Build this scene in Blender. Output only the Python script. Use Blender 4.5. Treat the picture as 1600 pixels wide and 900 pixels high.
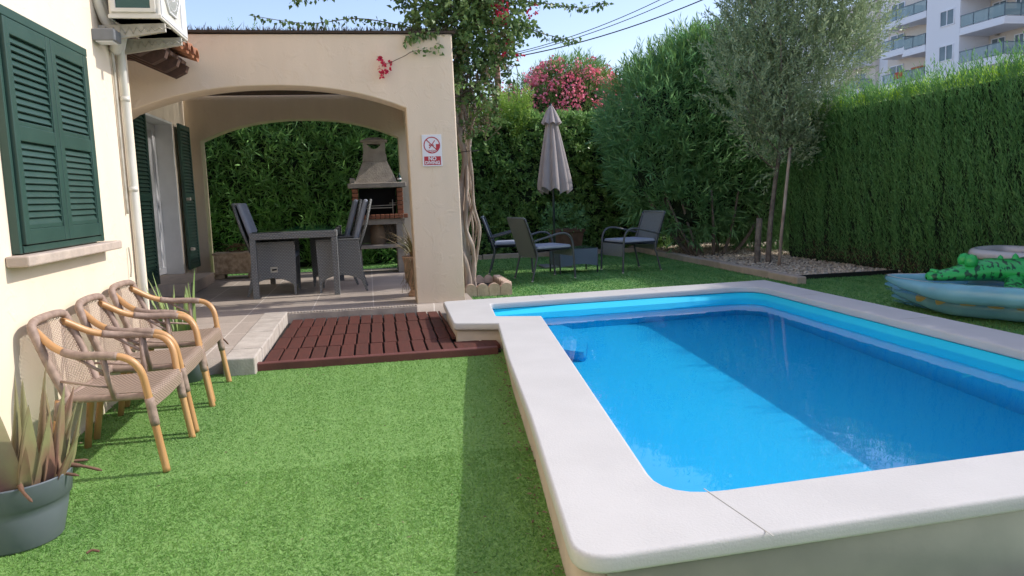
import bpy, bmesh, math, random
import numpy as np
from mathutils import Vector, Matrix
from math import sin, cos, pi, radians
random.seed(7); rng = np.random.default_rng(7)
scene = bpy.context.scene
for o in list(bpy.data.objects): bpy.data.objects.remove(o)
C = scene.collection
# ------------------------------------------------------------------ camera
cd = bpy.data.cameras.new('camera'); cam = bpy.data.objects.new('camera', cd); C.objects.link(cam)
R_ = Vector((0.98244286, -0.183548, -0.03340887)); U_ = Vector((0.05504454, 0.11407548, 0.99194601)); F_ = Vector((0.17825858, 0.97636925, -0.12217596))
cam.matrix_world = Matrix(((R_.x, U_.x, -F_.x, 0), (R_.y, U_.y, -F_.y, 0), (R_.z, U_.z, -F_.z, 1.25), (0, 0, 0, 1)))
cd.lens = 27; cd.sensor_width = 36; cd.clip_start = .05; cd.clip_end = 2000
scene.camera = cam
# ------------------------------------------------------------------ light
ELEV, AZ = radians(37), radians(2.0)
w = bpy.data.worlds.new('World'); scene.world = w; w.use_nodes = True
nt = w.node_tree; sky = nt.nodes.new('ShaderNodeTexSky'); sky.sky_type = 'NISHITA'; sky.sun_disc = False
sky.sun_elevation = ELEV; sky.sun_rotation = pi / 2 - AZ; sky.air_density = 1.0; sky.dust_density = 1.0; sky.ozone_density = 1.6
bg = nt.nodes['Background']; bg.inputs['Strength'].default_value = 0.15
tn = nt.nodes.new('ShaderNodeVectorMath'); tn.operation = 'MULTIPLY'; tn.inputs[1].default_value = (.98, .90, .93); nt.links.new(sky.outputs[0], tn.inputs[0]); nt.links.new(tn.outputs[0], bg.inputs['Color'])
sd = bpy.data.lights.new('sun', 'SUN'); sd.energy = 2.2; sd.angle = radians(.5); sd.color = (1, .945, .86)
so = bpy.data.objects.new('sun', sd); C.objects.link(so)
sv = Vector((cos(ELEV) * cos(AZ), cos(ELEV) * sin(AZ), sin(ELEV)))
so.rotation_euler = sv.to_track_quat('Z', 'Y').to_euler(); so.location = (20, 0, 20)
scene.view_settings.view_transform = 'Standard'; scene.view_settings.look = 'None'
scene.view_settings.exposure = 0.84; scene.view_settings.gamma = 1
try:
    scene.cycles.max_bounces = 8; scene.cycles.transparent_max_bounces = 16
except Exception: pass

# ------------------------------------------------------------------ materials
def mat(name, col, rough=.7, col2=None, nscale=8, bump=0, bscale=60, metal=0, alpha=1, spec=.5, coat=0, trans=0, detail=6, dist=.01, island=0, coords='Object', stretch=None, contrast=(.35, .65), trl=None):
    m = bpy.data.materials.new(name); m.use_nodes = True; t = m.node_tree; n = t.nodes; l = t.links
    b = n['Principled BSDF']; b.inputs['Roughness'].default_value = rough; b.inputs['Metallic'].default_value = metal
    b.inputs['Base Color'].default_value = (*col, 1); b.inputs['Specular IOR Level'].default_value = spec
    b.inputs['Alpha'].default_value = alpha; b.inputs['Coat Weight'].default_value = coat
    b.inputs['Transmission Weight'].default_value = trans
    tc = n.new('ShaderNodeTexCoord'); co = tc.outputs[coords]
    if stretch:
        mp = n.new('ShaderNodeMapping'); mp.inputs['Scale'].default_value = stretch; l.new(co, mp.inputs['Vector']); co = mp.outputs[0]
    out = None
    if col2 is not None:
        ns = n.new('ShaderNodeTexNoise'); ns.inputs['Scale'].default_value = nscale; ns.inputs['Detail'].default_value = detail; l.new(co, ns.inputs['Vector'])
        mr = n.new('ShaderNodeMapRange'); mr.inputs['From Min'].default_value = contrast[0]; mr.inputs['From Max'].default_value = contrast[1]
        l.new(ns.outputs['Fac'], mr.inputs['Value'])
        fac = mr.outputs[0]
        if island:
            g = n.new('ShaderNodeNewGeometry'); mx = n.new('ShaderNodeMath'); mx.operation = 'MULTIPLY_ADD'
            l.new(g.outputs['Random Per Island'], mx.inputs[0]); mx.inputs[1].default_value = island
            m2 = n.new('ShaderNodeMath'); m2.operation = 'MULTIPLY'; m2.inputs[1].default_value = 1 - island; l.new(fac, m2.inputs[0]); l.new(m2.outputs[0], mx.inputs[2]); fac = mx.outputs[0]
        mi = n.new('ShaderNodeMix'); mi.data_type = 'RGBA'; mi.inputs['A'].default_value = (*col, 1); mi.inputs['B'].default_value = (*col2, 1)
        l.new(fac, mi.inputs['Factor']); l.new(mi.outputs['Result'], b.inputs['Base Color']); out = mi.outputs['Result']
    if bump:
        n2 = n.new('ShaderNodeTexNoise'); n2.inputs['Scale'].default_value = bscale; n2.inputs['Detail'].default_value = 5; l.new(co, n2.inputs['Vector'])
        bp = n.new('ShaderNodeBump'); bp.inputs['Strength'].default_value = bump; bp.inputs['Distance'].default_value = dist
        l.new(n2.outputs['Fac'], bp.inputs['Height']); l.new(bp.outputs[0], b.inputs['Normal'])
    if trl:
        tr = n.new('ShaderNodeBsdfTranslucent'); ms = n.new('ShaderNodeMixShader'); ms.inputs[0].default_value = trl
        if out: l.new(out, tr.inputs['Color'])
        else: tr.inputs['Color'].default_value = (*col, 1)
        l.new(b.outputs[0], ms.inputs[1]); l.new(tr.outputs[0], ms.inputs[2]); l.new(ms.outputs[0], n['Material Output'].inputs['Surface'])
    return m

def leafmat(name, c1, c2, rough=.5, trl=.3, ns=2.0, island=.6):
    return mat(name, c1, rough, c2, nscale=ns, island=island, trl=trl, spec=.4)

def stucco(name, c1, c2, strength=.5):
    m = mat(name, c1, .9, c2, nscale=1.3, spec=.2, stretch=(4, 4, .6), contrast=(.35, .8))
    t = m.node_tree; n = t.nodes; l = t.links; tc = n['Texture Coordinate']
    a = n.new('ShaderNodeTexNoise'); a.inputs['Scale'].default_value = 5.5; a.inputs['Detail'].default_value = 5; a.inputs['Distortion'].default_value = 1.2; l.new(tc.outputs['Object'], a.inputs['Vector'])
    b = n.new('ShaderNodeTexNoise'); b.inputs['Scale'].default_value = 90; b.inputs['Detail'].default_value = 3; l.new(tc.outputs['Object'], b.inputs['Vector'])
    r = n.new('ShaderNodeMapRange'); r.inputs['From Min'].default_value = .55; r.inputs['From Max'].default_value = .68; l.new(a.outputs['Fac'], r.inputs['Value'])
    ad = n.new('ShaderNodeMath'); ad.operation = 'MULTIPLY_ADD'; l.new(b.outputs['Fac'], ad.inputs[0]); ad.inputs[1].default_value = .35; l.new(r.outputs[0], ad.inputs[2])
    bp = n.new('ShaderNodeBump'); bp.inputs['Strength'].default_value = strength; bp.inputs['Distance'].default_value = .006
    l.new(ad.outputs[0], bp.inputs['Height']); l.new(bp.outputs[0], n['Principled BSDF'].inputs['Normal'])
    return m

def weave(name, c1, c2, su, sv, holes=0.0, rough=.6):
    """woven strands following the UV map (u, v in metres)"""
    m = bpy.data.materials.new(name); m.use_nodes = True; t = m.node_tree; n = t.nodes; l = t.links; b = n['Principled BSDF']
    b.inputs['Roughness'].default_value = rough
    uv = n.new('ShaderNodeUVMap'); sp = n.new('ShaderNodeSeparateXYZ'); l.new(uv.outputs[0], sp.inputs[0])
    def M(op, a, bb=None, c=None):
        x = n.new('ShaderNodeMath'); x.operation = op
        for i, v in enumerate((a, bb, c)):
            if v is None: continue
            if isinstance(v, (int, float)): x.inputs[i].default_value = v
            else: l.new(v, x.inputs[i])
        return x.outputs[0]
    u = M('MULTIPLY', sp.outputs['X'], 1 / su); v = M('MULTIPLY', sp.outputs['Y'], 1 / sv)
    par = M('MULTIPLY', M('FLOOR', v), .5)
    uu = M('FRACT', M('ADD', u, par)); vv = M('FRACT', v)
    hu = M('SINE', M('MULTIPLY', uu, pi)); hv = M('SINE', M('MULTIPLY', vv, pi))
    h = M('MULTIPLY', M('POWER', hu, .5), M('POWER', hv, .6))
    mi = n.new('ShaderNodeMix'); mi.data_type = 'RGBA'; mi.inputs['A'].default_value = (*c2, 1); mi.inputs['B'].default_value = (*c1, 1)
    l.new(h, mi.inputs['Factor']); l.new(mi.outputs['Result'], b.inputs['Base Color'])
    bp = n.new('ShaderNodeBump'); bp.inputs['Strength'].default_value = .9; bp.inputs['Distance'].default_value = .004
    l.new(h, bp.inputs['Height']); l.new(bp.outputs[0], b.inputs['Normal'])
    if holes > 0: l.new(M('GREATER_THAN', h, holes), b.inputs['Alpha'])
    return m

M = {}
M['wall'] = stucco('cream_render', (.83, .715, .56), (.79, .68, .525), .3)
M['porch'] = stucco('porch_render', (.78, .655, .50), (.72, .605, .46), .5)
M['white'] = mat('white_paint', (.8, .8, .78), .5, (.74, .74, .72), 6)
M['upvc'] = mat('white_frame', (.75, .76, .78), .35)
M['green'] = mat('green_louvre_paint', (.024, .064, .049), .45, (.031, .076, .059), 5, bump=.1, bscale=90, dist=.002)
M['greydoor'] = mat('grey_curtain', (.70, .70, .72), .6, (.5, .5, .5), 3)
M['sill'] = mat('stone_sill', (.55, .45, .37), .8, (.45, .37, .31), 12, bump=.3)
M['glass'] = mat('dark_glass', (.02, .035, .04), .05, spec=.8)
M['coping'] = mat('white_coping', (.555, .55, .545), .75, (.52, .515, .51), 3.5, bump=.35, bscale=130, dist=.004, spec=.25)
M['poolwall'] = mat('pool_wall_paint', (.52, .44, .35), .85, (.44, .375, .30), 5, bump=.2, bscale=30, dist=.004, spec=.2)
M['poolfront'] = mat('shade_and_algae_grey_green', (.285, .31, .25), .85, (.23, .255, .205), 3, bump=.15, bscale=30, dist=.004, spec=.2)  # algae tint plus the shade of the near face, both in the colour
M['terrac'] = mat('terracotta', (.42, .19, .10), .85, (.30, .13, .075), 14, bump=.3, bscale=80)
M['darkwood'] = mat('dark_rafter', (.10, .055, .04), .8, (.07, .04, .03), 20, bump=.4)
M['steel'] = mat('aged_bracket_metal', (.52, .49, .42), .55, (.40, .37, .30), 15)
M['acwhite'] = mat('aged_white_casing', (.70, .68, .62), .45, (.62, .60, .53), 5)
M['coil'] = mat('dark_green_coil', (.02, .07, .065), .5, (.03, .10, .09), 30, stretch=(1, 1, 40))
M['grey'] = mat('grey_plastic', (.16, .17, .18), .5, (.20, .21, .22), 8)
M['black'] = mat('black', (.012, .012, .013), .6)
M['wood'] = mat('bamboo_wood', (.62, .36, .16), .38, (.48, .25, .10), 9, stretch=(1, 1, .2), bump=.1)
M['wrap'] = mat('brown_wrap_cord', (.38, .275, .215), .65, (.27, .19, .15), 30, bump=.5, bscale=45, dist=.003)
M['seat'] = weave('brown_seat_weave', (.46, .34, .255), (.10, .065, .048), .019, .014)
M['backw'] = weave('brown_back_weave', (.46, .34, .255), (.10, .065, .048), .018, .015, holes=.40)
M['wick'] = weave('grey_wicker', (.25, .262, .265), (.085, .09, .094), .034, .017)
M['wickb'] = weave('blue_grey_wicker', (.20, .27, .35), (.04, .055, .075), .02, .010)
M['wickg'] = weave('grey_green_wicker', (.27, .31, .32), (.06, .07, .075), .02, .010)
M['frame'] = mat('dark_frame_tube', (.08, .09, .10), .45)
M['cush'] = mat('blue_grey_cushion', (.28, .32, .40), .9, (.32, .36, .44), 12, bump=.3, bscale=25)
M['cushd'] = mat('navy_cushion_edge', (.03, .04, .065), .9)
M['tglass'] = mat('green_table_glass', (.005, .045, .03), .03, spec=.7)
M['concrete'] = mat('concrete_cast', (.44, .39, .33), .9, (.34, .30, .255), 9, bump=.5, bscale=50)
M['brick'] = mat('firebrick', (.42, .17, .09), .85, (.28, .11, .06), 12, bump=.4)
M['joint'] = mat('coping_joint_line', (.46, .45, .43), .9)
M['soot'] = mat('soot', (.012, .012, .014), .9)
M['stonep'] = mat('carved_stone', (.62, .49, .35), .9, (.36, .26, .17), 14, bump=1, bscale=22, dist=.02)
M['umb'] = mat('taupe_canvas', (.44, .39, .38), .9, (.40, .35, .34), 6, trl=.12)
M['pole'] = mat('dark_green_pole', (.03, .045, .045), .4)
M['bark'] = mat('pale_bark', (.52, .43, .36), .9, (.27, .20, .155), 12, bump=1, bscale=18, stretch=(1, 1, .25), dist=.03)
M['barkd'] = mat('grey_bark', (.24, .205, .175), .9, (.14, .115, .095), 14, bump=.8, bscale=25, dist=.02)
M['stem'] = mat('thin_branch', (.10, .075, .05), .85)
M['potg'] = mat('slate_grey_pot', (.115, .138, .158), .5, (.14, .165, .185), 5)
M['soil'] = mat('soil', (.06, .045, .035), .95, (.03, .022, .018), 30, bump=1)
M['red'] = mat('sign_red', (.42, .02, .035), .5)
M['signw'] = mat('sign_white', (.72, .73, .76), .4)
M['gravel'] = mat('pale_pebble', (.85, .77, .66), .9, (.50, .40, .30), 3, island=.9)
M['bed'] = mat('gravel_bed_earth', (.26, .21, .16), .95, (.45, .38, .31), 60, bump=1)
M['edging'] = mat('concrete_kerb', (.50, .41, .33), .9, (.42, .34, .27), 7, bump=.4)
M['scallop'] = mat('scalloped_kerb_stone', (.66, .49, .37), .9, (.54, .39, .29), 12, bump=.6)
M['patio_stone'] = mat('white_edge_slab', (.56, .51, .45), .85, (.44, .39, .34), 8, bump=.4)
M['deck'] = mat('red_brown_stain', (.125, .045, .036), .8, (.085, .040, .033), 7, spec=.15, bump=.4, bscale=14, stretch=(6, 1, 1), dist=.004, island=.45)
M['deckk'] = mat('deck_kerb_board', (.15, .05, .042), .7, (.12, .04, .034), 5, bump=.2)
M['brush'] = mat('brushwood', (.055, .04, .03), .95, (.10, .075, .055), 20, bump=1, stretch=(1, 8, 8))
M['l_oleander'] = leafmat('oleander_leaf', (.15, .31, .08), (.26, .44, .12), .42, .28)
M['l_porch'] = leafmat('porch_oleander_leaf', (.15, .33, .09), (.28, .50, .15), .42, .3)
M['l_pitt'] = leafmat('hedge_leaf', (.16, .33, .10), (.28, .45, .13), .38, .35)
M['l_bright'] = leafmat('bright_new_leaf', (.22, .40, .06), (.34, .50, .10), .5, .4)
M['l_bushd'] = leafmat('deep_green_leaf', (.16, .36, .14), (.27, .48, .20), .42, .35)
M['l_olive'] = leafmat('olive_leaf', (.23, .32, .17), (.42, .51, .31), .5, .25)
M['l_cyp'] = leafmat('cypress_spray', (.11, .28, .085), (.20, .40, .13), .6, .35, 1.2)
M['l_cyptop'] = leafmat('cypress_sunlit_top', (.36, .60, .05), (.52, .74, .10), .6, .45)  # lighter yellow-green puts the sun on the hedge top into the leaf colour
M['l_boug'] = leafmat('bougainvillea_leaf', (.08, .16, .05), (.20, .30, .10), .45, .3, 4)
M['l_dead'] = leafmat('dry_twig', (.25, .20, .13), (.14, .10, .06), .8, .2)
M['pink'] = leafmat('pink_petal', (.85, .16, .26), (.98, .42, .48), .6, .3)
M['magenta'] = leafmat('crimson_bract', (.55, .02, .07), (.70, .06, .14), .6, .3)
M['core'] = mat('shaded_inner_leaves', (.022, .045, .018), .95, (.012, .026, .010), 9, bump=1, bscale=20, dist=.05)  # inner foliage darkened so gaps between the leaves look shaded
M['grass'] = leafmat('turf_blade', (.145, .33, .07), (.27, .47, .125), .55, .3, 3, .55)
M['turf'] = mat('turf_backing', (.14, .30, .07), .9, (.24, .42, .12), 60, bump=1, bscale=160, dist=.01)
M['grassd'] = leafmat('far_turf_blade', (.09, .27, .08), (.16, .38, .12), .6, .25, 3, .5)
M['aloe'] = mat('aloe_skin', (.26, .25, .12), .5, (.25, .13, .095), 5, stretch=(1, 1, .6), bump=.1, contrast=(.4, .6))
M['aloeg'] = mat('agave_skin', (.17, .29, .08), .5, (.30, .38, .14), 6)
M['dry'] = mat('dry_leaf', (.20, .11, .065), .8, (.12, .06, .04), 15)
M['bwhite'] = mat('apartment_white', (.90, .89, .90), .8, (.86, .85, .87), .1)
M['bcream'] = mat('apartment_cream', (.80, .71, .61), .8, (.76, .67, .57), .1)
M['bglass'] = mat('balcony_glass', (.35, .48, .49), .2, alpha=.5)
M['bwin'] = mat('apartment_pane', (.10, .15, .18), .12, (.2, .26, .28), .5)
M['bframe'] = mat('apartment_rail', (.10, .15, .18), .5)
M['orange'] = mat('orange_cloth', (.5, .12, .06), .8)
M['poolblue'] = mat('pool_floor_paint', (.006, .60, 1.0), .6, (.008, .62, 1.0), 1.2)
M['poolwallb'] = mat('pool_side_paint', (.012, .67, 1.0), .6, (.018, .70, 1.0), 2)
M['poolstep'] = mat('pool_step_paint', (.012, .56, 1.0), .6, (.018, .59, 1.0), 2)
M['croc'] = mat('green_vinyl', (.03, .42, .09), .35, (.008, .07, .025), 26, stretch=(1.6, .9, 1), contrast=(.53, .57), detail=3)
M['crocp'] = mat('plain_green_vinyl', (.03, .42, .09), .35)
M['vinyl'] = mat('blue_clear_vinyl', (.25, .62, .88), .12, alpha=.55, spec=.7, coat=.5)
M['vinylr'] = mat('blue_vinyl_rim', (.20, .50, .62), .12, (.28, .62, .74), 3, alpha=.66, coat=.5)
M['vinylp'] = mat('pink_clear_vinyl', (.62, .36, .38), .15, alpha=.7, coat=.4)
M['vinylw'] = mat('white_vinyl', (.60, .58, .60), .2, alpha=.93, coat=.3)
M['patch'] = mat('coral_print', (.55, .20, .17), .4)
M['patchy'] = mat('yellow_print', (.50, .38, .14), .4)
M['utility'] = mat('brown_pole_wood', (.20, .10, .06), .9, (.14, .07, .045), 10)

# tiles on the patio
def tilemat():
    m = bpy.data.materials.new('patio_tile'); m.use_nodes = True; t = m.node_tree; n = t.nodes; l = t.links; b = n['Principled BSDF']; b.inputs['Roughness'].default_value = .85
    tc = n.new('ShaderNodeTexCoord'); br = n.new('ShaderNodeTexBrick'); br.offset = 0
    br.inputs['Scale'].default_value = 1; br.inputs['Brick Width'].default_value = .6; br.inputs['Row Height'].default_value = .6; br.inputs['Mortar Size'].default_value = .006
    br.inputs['Color1'].default_value = (.44, .375, .32, 1); br.inputs['Color2'].default_value = (.40, .34, .29, 1); br.inputs['Mortar'].default_value = (.62, .56, .50, 1)
    l.new(tc.outputs['Object'], br.inputs['Vector'])
    ns = n.new('ShaderNodeTexNoise'); ns.inputs['Scale'].default_value = 150; ns.inputs['Detail'].default_value = 4; l.new(tc.outputs['Object'], ns.inputs['Vector'])
    mr = n.new('ShaderNodeMapRange'); mr.inputs['To Min'].default_value = .6; mr.inputs['To Max'].default_value = 1.35; l.new(ns.outputs['Fac'], mr.inputs['Value'])
    n2 = n.new('ShaderNodeTexNoise'); n2.inputs['Scale'].default_value = 2.5; l.new(tc.outputs['Object'], n2.inputs['Vector'])
    mr2 = n.new('ShaderNodeMapRange'); mr2.inputs['To Min'].default_value = .8; mr2.inputs['To Max'].default_value = 1.2; l.new(n2.outputs['Fac'], mr2.inputs['Value'])
    mm = n.new('ShaderNodeMath'); mm.operation = 'MULTIPLY'; l.new(mr.outputs[0], mm.inputs[0]); l.new(mr2.outputs[0], mm.inputs[1])
    vm = n.new('ShaderNodeVectorMath'); vm.operation = 'SCALE'; l.new(br.outputs['Color'], vm.inputs[0]); l.new(mm.outputs[0], vm.inputs['Scale'])
    l.new(vm.outputs[0], b.inputs['Base Color'])
    bp = n.new('ShaderNodeBump'); bp.inputs['Strength'].default_value = .5; bp.inputs['Distance'].default_value = .004; l.new(ns.outputs['Fac'], bp.inputs['Height']); l.new(bp.outputs[0], b.inputs['Normal'])
    return m
M['tile'] = tilemat()

def watermat():
    m = bpy.data.materials.new('pool_water'); m.use_nodes = True; t = m.node_tree; n = t.nodes; l = t.links
    for x in list(n):
        if x.type == 'BSDF_PRINCIPLED': n.remove(x)
    g = n.new('ShaderNodeBsdfGlass'); g.inputs['IOR'].default_value = 1.33; g.inputs['Roughness'].default_value = 0; g.inputs['Color'].default_value = (.98, 1, 1, 1); tc = n.new('ShaderNodeTexCoord'); ns = n.new('ShaderNodeTexNoise'); ns.inputs['Scale'].default_value = 5; ns.inputs['Detail'].default_value = 2; bp = n.new('ShaderNodeBump'); bp.inputs['Strength'].default_value = .06; bp.inputs['Distance'].default_value = .02; l.new(tc.outputs['Object'], ns.inputs['Vector']); l.new(ns.outputs['Fac'], bp.inputs['Height']); l.new(bp.outputs[0], g.inputs['Normal'])
    l.new(g.outputs[0], n['Material Output'].inputs['Surface'])
    return m
M['water'] = watermat()

# ------------------------------------------------------------------ mesh helpers
def link(name, me, m, parent=None, smooth=False):
    if m is not None and len(me.materials) == 0: me.materials.append(m)
    if smooth: me.polygons.foreach_set('use_smooth', [True] * len(me.polygons))
    o = bpy.data.objects.new(name, me); C.objects.link(o)
    if parent is not None: o.parent = parent
    return o

def tag(o, label=None, cat=None, group=None, kind=None):
    if label: o['label'] = label
    if cat: o['category'] = cat
    if group: o['group'] = group
    if kind: o['kind'] = kind
    return o

def empty(name, loc, label, cat, rz=0, group=None):
    o = bpy.data.objects.new(name, None); C.objects.link(o); o.location = loc; o.rotation_euler = (0, 0, rz); o.empty_display_size = .1
    return tag(o, label, cat, group)

def copy_tree(o, parent=None):
    c = o.copy(); C.objects.link(c)
    if parent is not None: c.parent = parent
    for ch in list(o.children): copy_tree(ch, c)
    return c

WEAVES = [M[k] for k in ('seat', 'backw', 'wick', 'wickb', 'wickg')]
def boxuv(me):
    L = me.uv_layers[0] if len(me.uv_layers) else me.uv_layers.new(name='UVMap')
    for p in me.polygons:
        n = p.normal; a = max(range(3), key=lambda i: abs(n[i]))
        for li in p.loop_indices:
            c = me.vertices[me.loops[li].vertex_index].co; L.data[li].uv = ((c.y, c.z), (c.x, c.z), (c.x, c.y))[a]

class MB:
    def __init__(s): s.v = []; s.f = []; s.uv = []; s.sm = []
    def add(s, v, f, uv=None, smooth=False):
        k = len(s.v); s.v += [tuple(p) for p in v]; s.f += [tuple(i + k for i in q) for q in f]; s.sm += [smooth] * len(f)
        if uv is None: uv = [None] * len(f)
        s.uv += uv; return s
    def box(s, x0, x1, y0, y1, z0, z1, b=0):
        if b <= 0:
            v = [(x, y, z) for z in (z0, z1) for y in (y0, y1) for x in (x0, x1)]
            return s.add(v, [(0, 2, 3, 1), (4, 5, 7, 6), (0, 1, 5, 4), (2, 6, 7, 3), (0, 4, 6, 2), (1, 3, 7, 5)])
        bm = bmesh.new(); bmesh.ops.create_cube(bm, size=1)
        for p in bm.verts: p.co = Vector(((x0 + x1) / 2 + p.co.x * (x1 - x0), (y0 + y1) / 2 + p.co.y * (y1 - y0), (z0 + z1) / 2 + p.co.z * (z1 - z0)))
        bmesh.ops.bevel(bm, geom=list(bm.edges), offset=b, segments=2, affect='EDGES', profile=.5)
        bm.verts.index_update(); s.add([p.co[:] for p in bm.verts], [tuple(q.index for q in fc.verts) for fc in bm.faces]); bm.free(); return s
    def obox(s, c, size, rot, b=0):
        """box with size centred at c and rotated by Matrix rot"""
        t = MB().box(-size[0] / 2, size[0] / 2, -size[1] / 2, size[1] / 2, -size[2] / 2, size[2] / 2, b)
        return s.add([Vector(c) + rot @ Vector(p) for p in t.v], t.f)
    def tube(s, pts, r, n=8, cap=True, closed=False):
        pts = [Vector(p) for p in pts]; k = len(pts)
        rs = r if isinstance(r, (list, tuple)) else [r] * k
        v = []; f = []; up = None
        for i, p in enumerate(pts):
            if closed: d = pts[(i + 1) % k] - pts[i - 1]
            else: d = pts[min(i + 1, k - 1)] - pts[max(i - 1, 0)]
            d.normalize()
            if up is None: up = Vector((0, 0, 1)) if abs(d.z) < .9 else Vector((1, 0, 0))
            a = d.cross(up)
            if a.length < 1e-4: a = d.orthogonal()
            a.normalize(); bb = a.cross(d).normalized(); up = bb
            for j in range(n):
                t = 2 * pi * j / n; v.append(p + (a * cos(t) + bb * sin(t)) * rs[i])
        m = k if closed else k - 1
        for i in range(m):
            for j in range(n):
                i2 = (i + 1) % k; f.append((i * n + j, i * n + (j + 1) % n, i2 * n + (j + 1) % n, i2 * n + j))
        if cap and not closed: f.append(tuple(range(n))[::-1]); f.append(tuple((k - 1) * n + j for j in range(n)))
        return s.add(v, f, smooth=True)
    def lathe(s, prof, c=(0, 0, 0), n=28):
        v = []; f = []
        for r, z in prof:
            for j in range(n): t = 2 * pi * j / n; v.append((c[0] + r * cos(t), c[1] + r * sin(t), c[2] + z))
        for i in range(len(prof) - 1):
            for j in range(n): f.append((i * n + j, i * n + (j + 1) % n, (i + 1) * n + (j + 1) % n, (i + 1) * n + j))
        return s.add(v, f, smooth=True)
    def grid(s, P, uv=True, smooth=True, flip=False):
        """P[i][j] points; uv in metres along i (u) and j (v)"""
        ni, nj = len(P), len(P[0]); P = [[Vector(p) for p in row] for row in P]
        v = [p for row in P for p in row]; f = []; uvs = []
        U = [0]; V = [0]; mi, mj = ni // 2, nj // 2
        for i in range(1, ni): U.append(U[-1] + (P[i][mj] - P[i - 1][mj]).length)
        for j in range(1, nj): V.append(V[-1] + (P[mi][j] - P[mi][j - 1]).length)
        for i in range(ni - 1):
            for j in range(nj - 1):
                q = [(i, j), (i + 1, j), (i + 1, j + 1), (i, j + 1)]
                if flip: q = q[::-1]
                f.append(tuple(a * nj + b for a, b in q)); uvs.append([(U[a], V[b]) for a, b in q])
        return s.add(v, f, uvs, smooth)
    def build(s, name, m, parent=None):
        me = bpy.data.meshes.new(name); me.from_pydata(s.v, [], s.f)
        if any(u is not None for u in s.uv):
            L = me.uv_layers.new(name='UVMap'); k = 0
            for fc, u in zip(s.f, s.uv):
                for q in range(len(fc)):
                    L.data[k].uv = u[q] if u is not None else (s.v[fc[q]][0] + s.v[fc[q]][1], s.v[fc[q]][2]); k += 1
        elif m in WEAVES: boxuv(me)
        me.polygons.foreach_set('use_smooth', s.sm); me.validate(); me.update()
        return link(name, me, m, parent)

def smoothpath(pts, n=6, closed=False):
    pts = [Vector(p) for p in pts]; k = len(pts); out = []
    rng_ = range(k if closed else k - 1)
    for i in rng_:
        g = (lambda q: pts[q % k]) if closed else (lambda q: pts[max(0, min(k - 1, q))])
        p0, p1, p2, p3 = g(i - 1), g(i), g(i + 1), g(i + 2)
        for j in range(n):
            t = j / n
            out.append(.5 * ((2 * p1) + (p2 - p0) * t + (2 * p0 - 5 * p1 + 4 * p2 - p3) * t * t + (3 * p1 - p0 - 3 * p2 + p3) * t ** 3))
    if not closed: out.append(pts[-1])
    return out

def roundpoly(pts, rad, n=6):
    """pts list of (x,y); rad list of corner radii"""
    out = []; k = len(pts)
    for i in range(k):
        p = Vector(pts[i]).to_2d(); a = Vector(pts[i - 1]).to_2d() - p; b = Vector(pts[(i + 1) % k]).to_2d() - p
        r = rad[i]
        if r <= 0: out.append(p[:]); continue
        r = min(r, a.length * .45, b.length * .45); A = p + a.normalized() * r; B = p + b.normalized() * r
        for j in range(n + 1):
            t = j / n; out.append(((1 - t) ** 2 * A + 2 * t * (1 - t) * p + t * t * B)[:])
    return out

def area(l): return sum(l[i - 1][0] * l[i][1] - l[i][0] * l[i - 1][1] for i in range(len(l))) / 2
def offset(loop, d):
    """move a counter-clockwise loop outwards by d"""
    if area(loop) < 0: loop = loop[::-1]
    out = []; k = len(loop)
    for i in range(k):
        a = Vector(loop[i]) - Vector(loop[i - 1]); b = Vector(loop[(i + 1) % k]) - Vector(loop[i])
        na = Vector((a.y, -a.x)).normalized(); nb = Vector((b.y, -b.x)).normalized(); m = na + nb
        if m.length < 1e-6: m = na
        m.normalize(); out.append((Vector(loop[i]) + m * d / max(.5, m.dot(na)))[:])
    return out

def slab(name, loops, z0, z1, m, parent=None, bevel=0, plane='XY', y0=0, smooth=False):
    """2D loops (first outer, rest holes) extruded; plane XY -> z0..z1 ; plane XZ -> y from z0 to z1"""
    cu = bpy.data.curves.new(name, 'CURVE'); cu.dimensions = '2D'; cu.fill_mode = 'BOTH'
    if bevel: loops = [offset(loops[0], -bevel)] + [offset(l, bevel) for l in loops[1:]]
    for lp in loops:
        sp = cu.splines.new('POLY'); sp.points.add(len(lp) - 1); sp.use_cyclic_u = True
        for i, p in enumerate(lp): sp.points[i].co = (p[0], p[1], 0, 1)
    h = (z1 - z0) / 2; cu.extrude = h - bevel; cu.bevel_depth = bevel; cu.bevel_resolution = 2
    t = bpy.data.objects.new('tmp', cu); C.objects.link(t); bpy.context.view_layer.update()
    me = bpy.data.meshes.new_from_object(t.evaluated_get(bpy.context.evaluated_depsgraph_get()))
    bpy.data.objects.remove(t); me.name = name
    bm = bmesh.new(); bm.from_mesh(me); bmesh.ops.remove_doubles(bm, verts=bm.verts, dist=1e-5)
    for v in bm.verts:
        x, y, z = v.co
        v.co = (x, y, z + (z0 + z1) / 2) if plane == 'XY' else (x, (z0 + z1) / 2 + z, y)
    bmesh.ops.recalc_face_normals(bm, faces=bm.faces); bm.to_mesh(me); bm.free(); me.materials.clear()
    return link(name, me, m, parent)

def nrm(a): return a / np.maximum(np.linalg.norm(a, axis=-1, keepdims=True), 1e-9)
def mesh_np(name, V, F, m, parent=None, smooth=False):
    me = bpy.data.meshes.new(name); nv = len(V); nf = len(F); k = F.shape[1]
    me.vertices.add(nv); me.vertices.foreach_set('co', V.astype(np.float32).ravel())
    me.loops.add(nf * k); me.loops.foreach_set('vertex_index', F.astype(np.int32).ravel())
    me.polygons.add(nf); me.polygons.foreach_set('loop_start', np.arange(0, nf * k, k, dtype=np.int32)); me.polygons.foreach_set('loop_total', np.full(nf, k, dtype=np.int32))
    me.update(); me.validate()
    return link(name, me, m, parent, smooth)

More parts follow.
